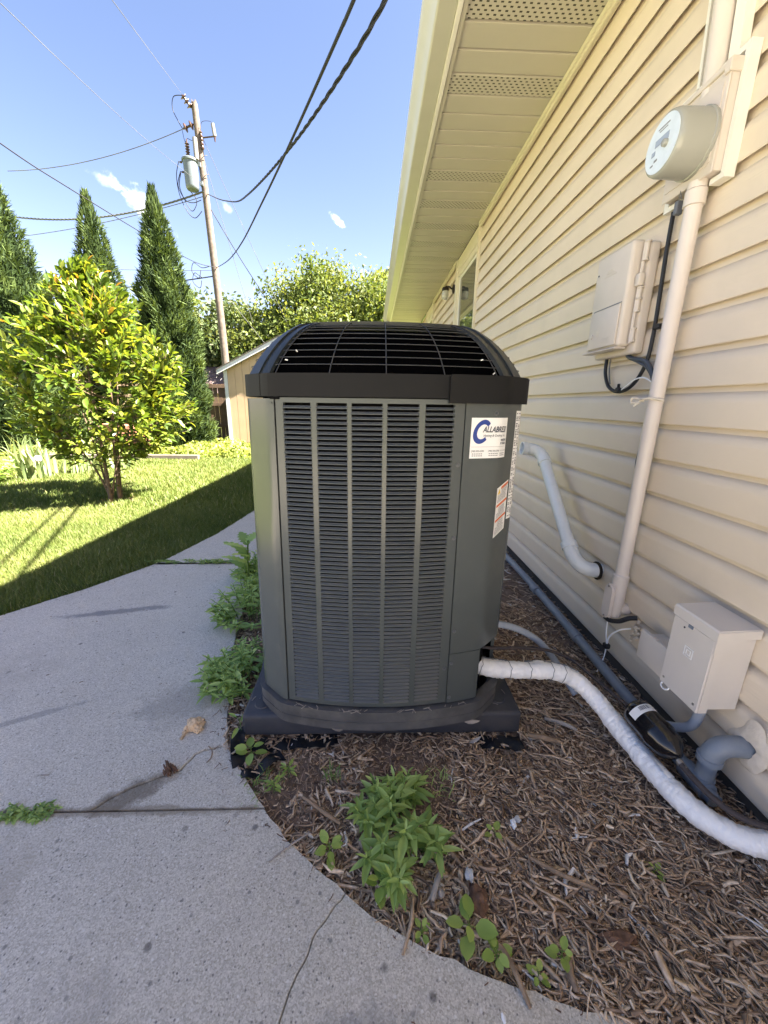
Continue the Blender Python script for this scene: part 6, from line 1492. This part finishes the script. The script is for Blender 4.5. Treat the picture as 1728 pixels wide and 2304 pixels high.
sagline('secondary_line', (PX-0.20, PY-0.1, 8.95), (-15.6, 20.0, 8.72), 0.42, 0.018, m_alu, 'twisted grey secondary cable running left from the pole behind the conifers', twist=16)
sagline('communication_line', (PX-0.18, PY-0.1, 8.80), (-15.6, 20.2, 8.05), 0.15, 0.013, m_alu, 'thin dark cable running left just below the twisted secondary cable')
sagline('communication_line', (PX-0.10, PY-0.1, 6.05), (-15.6, 20.2, 5.82), 0.12, 0.022, m_cable, 'lowest thick cable running left from the pole behind the right conifer')
sagline('communication_line', (-8.6, 24, 8.0), (-16.5, 24, 7.95), 0.05, 0.013, m_alu, 'distant level wire between the conifers, behind the right one')
sagline('guy_wire', (PX-0.12, PY, 10.7), (-3.75, 20.4, 4.0), 0, 0.010, m_alu, 'upper thin guy wire sloping down right from the pole')
sagline('guy_wire', (PX-0.12, PY, 10.0), (-5.45, 19.4, 4.6), 0, 0.010, m_alu, 'steep thin guy wire close to the right side of the pole')
sagline('guy_wire', (PX-0.10, PY, 8.50), (-4.70, 19.9, 5.45), 0.10, 0.018, m_cable, 'dark cable sloping down right from the middle of the pole')
sagline('guy_wire', (PX-0.03, PY, 5.75), (-4.5, 19.2, 3.2), 0.0, 0.010, m_alu, 'lowest guy wire sloping from the pole behind the shed roof')
for i, z in enumerate((6.36, 6.0)):
    MB().tube(spline([(PX-0.25, PY-0.2, z), (PX-0.55, PY-0.2, z-0.05), (PX-0.85, PY-0.2, z+0.12), (PX-0.95, PY-0.2, z-0.2), (PX-0.70, PY-0.2, z-0.42), (PX-0.6, PY-0.2, z-0.15)], 6), 0.014, 6).part('slack_loop', m_cable, up_, 60)
for z in (9.9, 9.3): MB().tube(spline([(PX-0.22, PY-0.16, z), (PX-0.08, PY-0.14, z+0.15), (PX+0.02, PY-0.05, z+0.22)], 4), 0.012, 5).part('tie_wire', m_cable, up_, 60)

# ================================================================== DEBRIS
def chunk(name, label, cat, c, size, m, seed, flat=0.7, grain=None):
    bm = bmesh.new(); bmesh.ops.create_icosphere(bm, subdivisions=3, radius=1.0)
    for v in bm.verts:
        d = v.co.copy(); k = 1+0.45*mnoise.noise(d*1.6+Vector((seed, 0, 0)))+0.25*mnoise.noise(d*4.2+Vector((0, seed, 0)))
        if grain: k += 0.22*mnoise.noise(Vector((d.dot(grain)*1.0, (d-grain*d.dot(grain)).length*7, seed))) 
        v.co = Vector((d.x*size[0]*k, d.y*size[1]*k, max(-0.35, d.z)*size[2]*k))
    V = [tuple(v.co+Vector(c)) for v in bm.verts]; F = [[v.index for v in f.verts] for f in bm.faces]; bm.free()
    return MB().add(V, F).top(name, m, label, cat, smooth=30)
def lump(name, label, cat, c, parts, m, seed):
    mb = MB()
    for i, (dx, dy, dz, r) in enumerate(parts):
        bm = bmesh.new(); bmesh.ops.create_icosphere(bm, subdivisions=3, radius=1.0)
        for v in bm.verts:
            d = v.co.copy(); k = 1+0.30*mnoise.noise(d*2.5+Vector((seed+i, 0, 0)))+0.28*mnoise.noise(d*6+Vector((0, seed+i, 0)))
            v.co = Vector((c[0]+dx+d.x*r*k, c[1]+dy+d.y*r*k, max(0.0, c[2]+dz+d.z*r*k*0.8)))
        bm.verts.index_update(); mb.add([tuple(v.co) for v in bm.verts], [[v.index for v in f.verts] for f in bm.faces]); bm.free()
    return mb.top(name, m, label, cat, smooth=25)
lump('wood_chunk', 'pale crumbly chunk of wood lying on the concrete by the path edge', 'wood chunk', (-0.645, 1.168, 0.010), [(0, 0, 0.004, 0.024), (0.016, 0.012, 0.0, 0.019), (-0.014, 0.014, 0.0, 0.018), (0.02, -0.012, -0.002, 0.017), (-0.018, -0.010, -0.003, 0.013), (0.004, 0.024, -0.001, 0.014), (-0.022, -0.026, -0.004, 0.008)], m_tan, 2.0)
MB().box(-0.672, -0.662, 1.112, 1.140, 0.0, 0.008, 0.002, 1).top('wood_sliver', m_tan, 'small pale sliver beside the crumbly wood chunk', 'wood sliver')
def splinter_block(label, c, L, w, ang, m, n):
    mb = MB(); M = Matrix.Translation(c) @ Matrix.Rotation(ang, 4, 'Z')
    for i in range(n):
        yy = (i/(n-1)-0.5)*w; l = L*R_.uniform(0.35, 1.15)*(1-0.9*abs(i/(n-1)-0.5)); o = R_.gauss(0, L*0.12)
        V, F = rbox(-l/2+o, l/2+o, yy-w/n*0.6, yy+w/n*0.6, 0, R_.uniform(0.008, 0.022)*(1-abs(i/(n-1)-0.5)), 0.001, 1); mb.add(V, F, M)
    return mb.top('bark_piece', m, label, 'bark piece', smooth=30)
splinter_block('brown splintered bark piece lying over the crack in the concrete', (-0.648, 0.995, 0.001), 0.052, 0.034, 2.35, m_bkbark, 12)
def stick(label, pts, r, m=None, name='stick'):
    P = spline(pts, 5); rr = [r*(0.6+0.5*math.sin(PI*(0.15+0.8*i/(len(P)-1)))+0.15*R_.random()) for i in range(len(P))]
    return MB().tube(P, rr, 6).top(name, m or m_stick, label, 'stick', smooth=50)
stick('thick pale stick lying across the mulch left of the bushy weed', [(-0.205, 0.905, -0.004), (-0.165, 0.872, 0.006), (-0.120, 0.842, 0.004), (-0.085, 0.825, -0.004)], 0.0055)
stick('thin grey twig sticking out of the mulch over the slab edge', [(-0.168, 0.795, 0.006), (-0.215, 0.765, 0.004), (-0.262, 0.728, 0.004)], 0.0022, m_stickg)
stick('long tan stick lying from the mulch onto the slab at the bottom edge', [(0.286, 0.552, 0.012), (0.300, 0.520, 0.014), (0.310, 0.490, 0.010), (0.318, 0.462, 0.005)], 0.0052)
stick('pale split stick in the mulch right of the bushy weed foot', [(0.150, 0.640, 0.0), (0.165, 0.668, 0.010), (0.180, 0.695, 0.008)], 0.0065, m_stickg)
stick('thin curved tan straw on the concrete near the crack', [(-0.560, 1.085, 0.003), (-0.540, 1.065, 0.004), (-0.533, 1.040, 0.003), (-0.540, 1.020, 0.003)], 0.0018)
stick('long brown twig lying in the mulch below the unit pad on the right', [(0.52, 0.98, 0.008), (0.60, 0.90, 0.014), (0.68, 0.85, 0.012), (0.74, 0.775, 0.006)], 0.0030)
stick('broad split stick deep in the mulch near the right edge', [(0.42, 0.72, 0.010), (0.49, 0.675, 0.014), (0.56, 0.648, 0.010)], 0.0050)
stick('bark strip standing on the mulch at the right corner of the pad', [(0.565, 1.108, 0.010), (0.620, 1.085, 0.018), (0.672, 1.070, 0.012)], 0.0085)
stick('flat wood shard in the mulch beside the right pad corner', [(0.66, 1.185, 0.008), (0.72, 1.150, 0.014), (0.755, 1.125, 0.010)], 0.0065, m_stickg)
chunk('pebble', 'pale grey pebble in the mulch right of the bushy weed', 'pebble', (0.252, 0.690, 0.004), (0.010, 0.014, 0.010), m_stone, 5.0)
chunk('pebble', 'white pebble beside the triangular leaved seedling', 'pebble', (0.408, 0.812, 0.002), (0.009, 0.013, 0.008), m_label, 6.0)
chunk('pebble', 'grey flat pebble touching the white pebble', 'pebble', (0.424, 0.822, 0.003), (0.009, 0.009, 0.006), m_stone, 8.0)
chunk('pebble', 'small brownish pebble just right of the bushy weed foot', 'pebble', (0.175, 0.655, 0.0), (0.009, 0.009, 0.008), m_stickg, 9.0)
chunk('bark_chunk', 'big dark brown bark chunk in the mulch above the largest seedling', 'bark chunk', (0.262, 0.640, 0.002), (0.022, 0.030, 0.014), m_bkbark, 11.0)
chunk('bark_chunk', 'flat tan bark chunk near the lower right corner of the mulch', 'bark chunk', (0.560, 0.560, 0.002), (0.040, 0.018, 0.010), m_bkbark, 12.0)
chunk('paint_fleck', 'white fleck stuck on the concrete at the bottom of the frame', 'fleck', (0.262, 0.452, 0.0005), (0.004, 0.008, 0.002), m_label, 13.0)
MB().box(-1.045, -1.020, 0.985, 0.988, 0.0005, 0.003).top('straw_bit', m_stickg, 'tiny pale straw lying on the open concrete at left', 'straw')
for i in range(7):
    x, y = -0.20+0.66*R_.random(), 1.09; 
# dry leaves caught on the pad's front edge
for lab_, c, a in (('curled dry leaf caught on the front edge of the pad near its right corner', (0.335, 1.118, 0.060), 0.5), ('pale dry leaf on the ground under the right corner of the pad', (0.35, 1.085, 0.004), 1.2), ('dry straw wisp hanging on the middle of the pad front', (-0.10, 1.118, 0.03), 2.2)):
    UV, UF = leaf_unit('lance'); M = leaf_mats(c, (math.cos(a), -0.2, math.sin(a)*0.5), (0, -1, 0.6), 0.055, 0.014)
    MB().add([tuple(v) for v in UV], [list(f) for f in UF], M).top('dry_leaf', m_stickg, lab_, 'dry leaf', smooth=60)

pdb = MB()
for i in range(150):
    if i < 90: x, y = R_.uniform(-1.9, 0.1), R_.uniform(0.25, 2.6)
    else: x, y = edge_x(R_.uniform(0.45, 1.4))-abs(R_.gauss(0, 0.03)), 0
    if i >= 90:
        yy = R_.uniform(0.45, 1.5); x, y = edge_x(yy)-0.006-abs(R_.gauss(0, 0.03)), yy
    if x > edge_x(y)-0.004: continue
    a = R_.uniform(0, 2*PI); l = R_.uniform(0.002, 0.009)*(0.7 if i < 90 else 1.2); d = Vector((math.cos(a)*l, math.sin(a)*l, 0)); p = Vector((x, y, 0.0012))
    pdb.tube([p-d, p+Vector((R_.gauss(0, 0.001), R_.gauss(0, 0.001), 0.0008)), p+d], R_.uniform(0.0005, 0.0013), 4)
me = mesh_np('path_debris', pdb.V, pdb.F, m_bkbark); tag(link('path_debris', me, kind='stuff'), 'tiny crumbs of bark and dry straw scattered on the concrete path', 'debris')

GROUPS = {'seedling': 'seedlings sprouting along the mulch edge', 'weed_clump': 'clumps of green weeds around the unit', 'joint_weed': 'weeds in the path joints', 'pebble': 'pebbles in the mulch', 'stick': 'sticks lying in the mulch', 'bark_chunk': 'bark chunks in the mulch', 'grass_tuft': 'grass tufts in the mulch', 'guy_wire': 'guy wires of the utility pole', 'primary_line': 'primary lines on the pole', 'communication_line': 'communication lines running left from the pole', 'landscape_fabric': 'pieces of black landscape fabric under the pad', 'edging_timber': 'timber edging of the back bed', 'board_fence': 'board fences of the garden', 'clay_planter': 'clay planters behind the young tree', 'cable_clip': 'cable clips on the siding', 'dry_leaf': 'dry leaves at the pad front', 'black_cable': 'black cables on the siding'}
for o in scn.objects:
    if o.parent is None and 'label' in o.keys() and 'group' not in o.keys():
        g = GROUPS.get(o.name.split('.')[0])
        if g: o['group'] = g
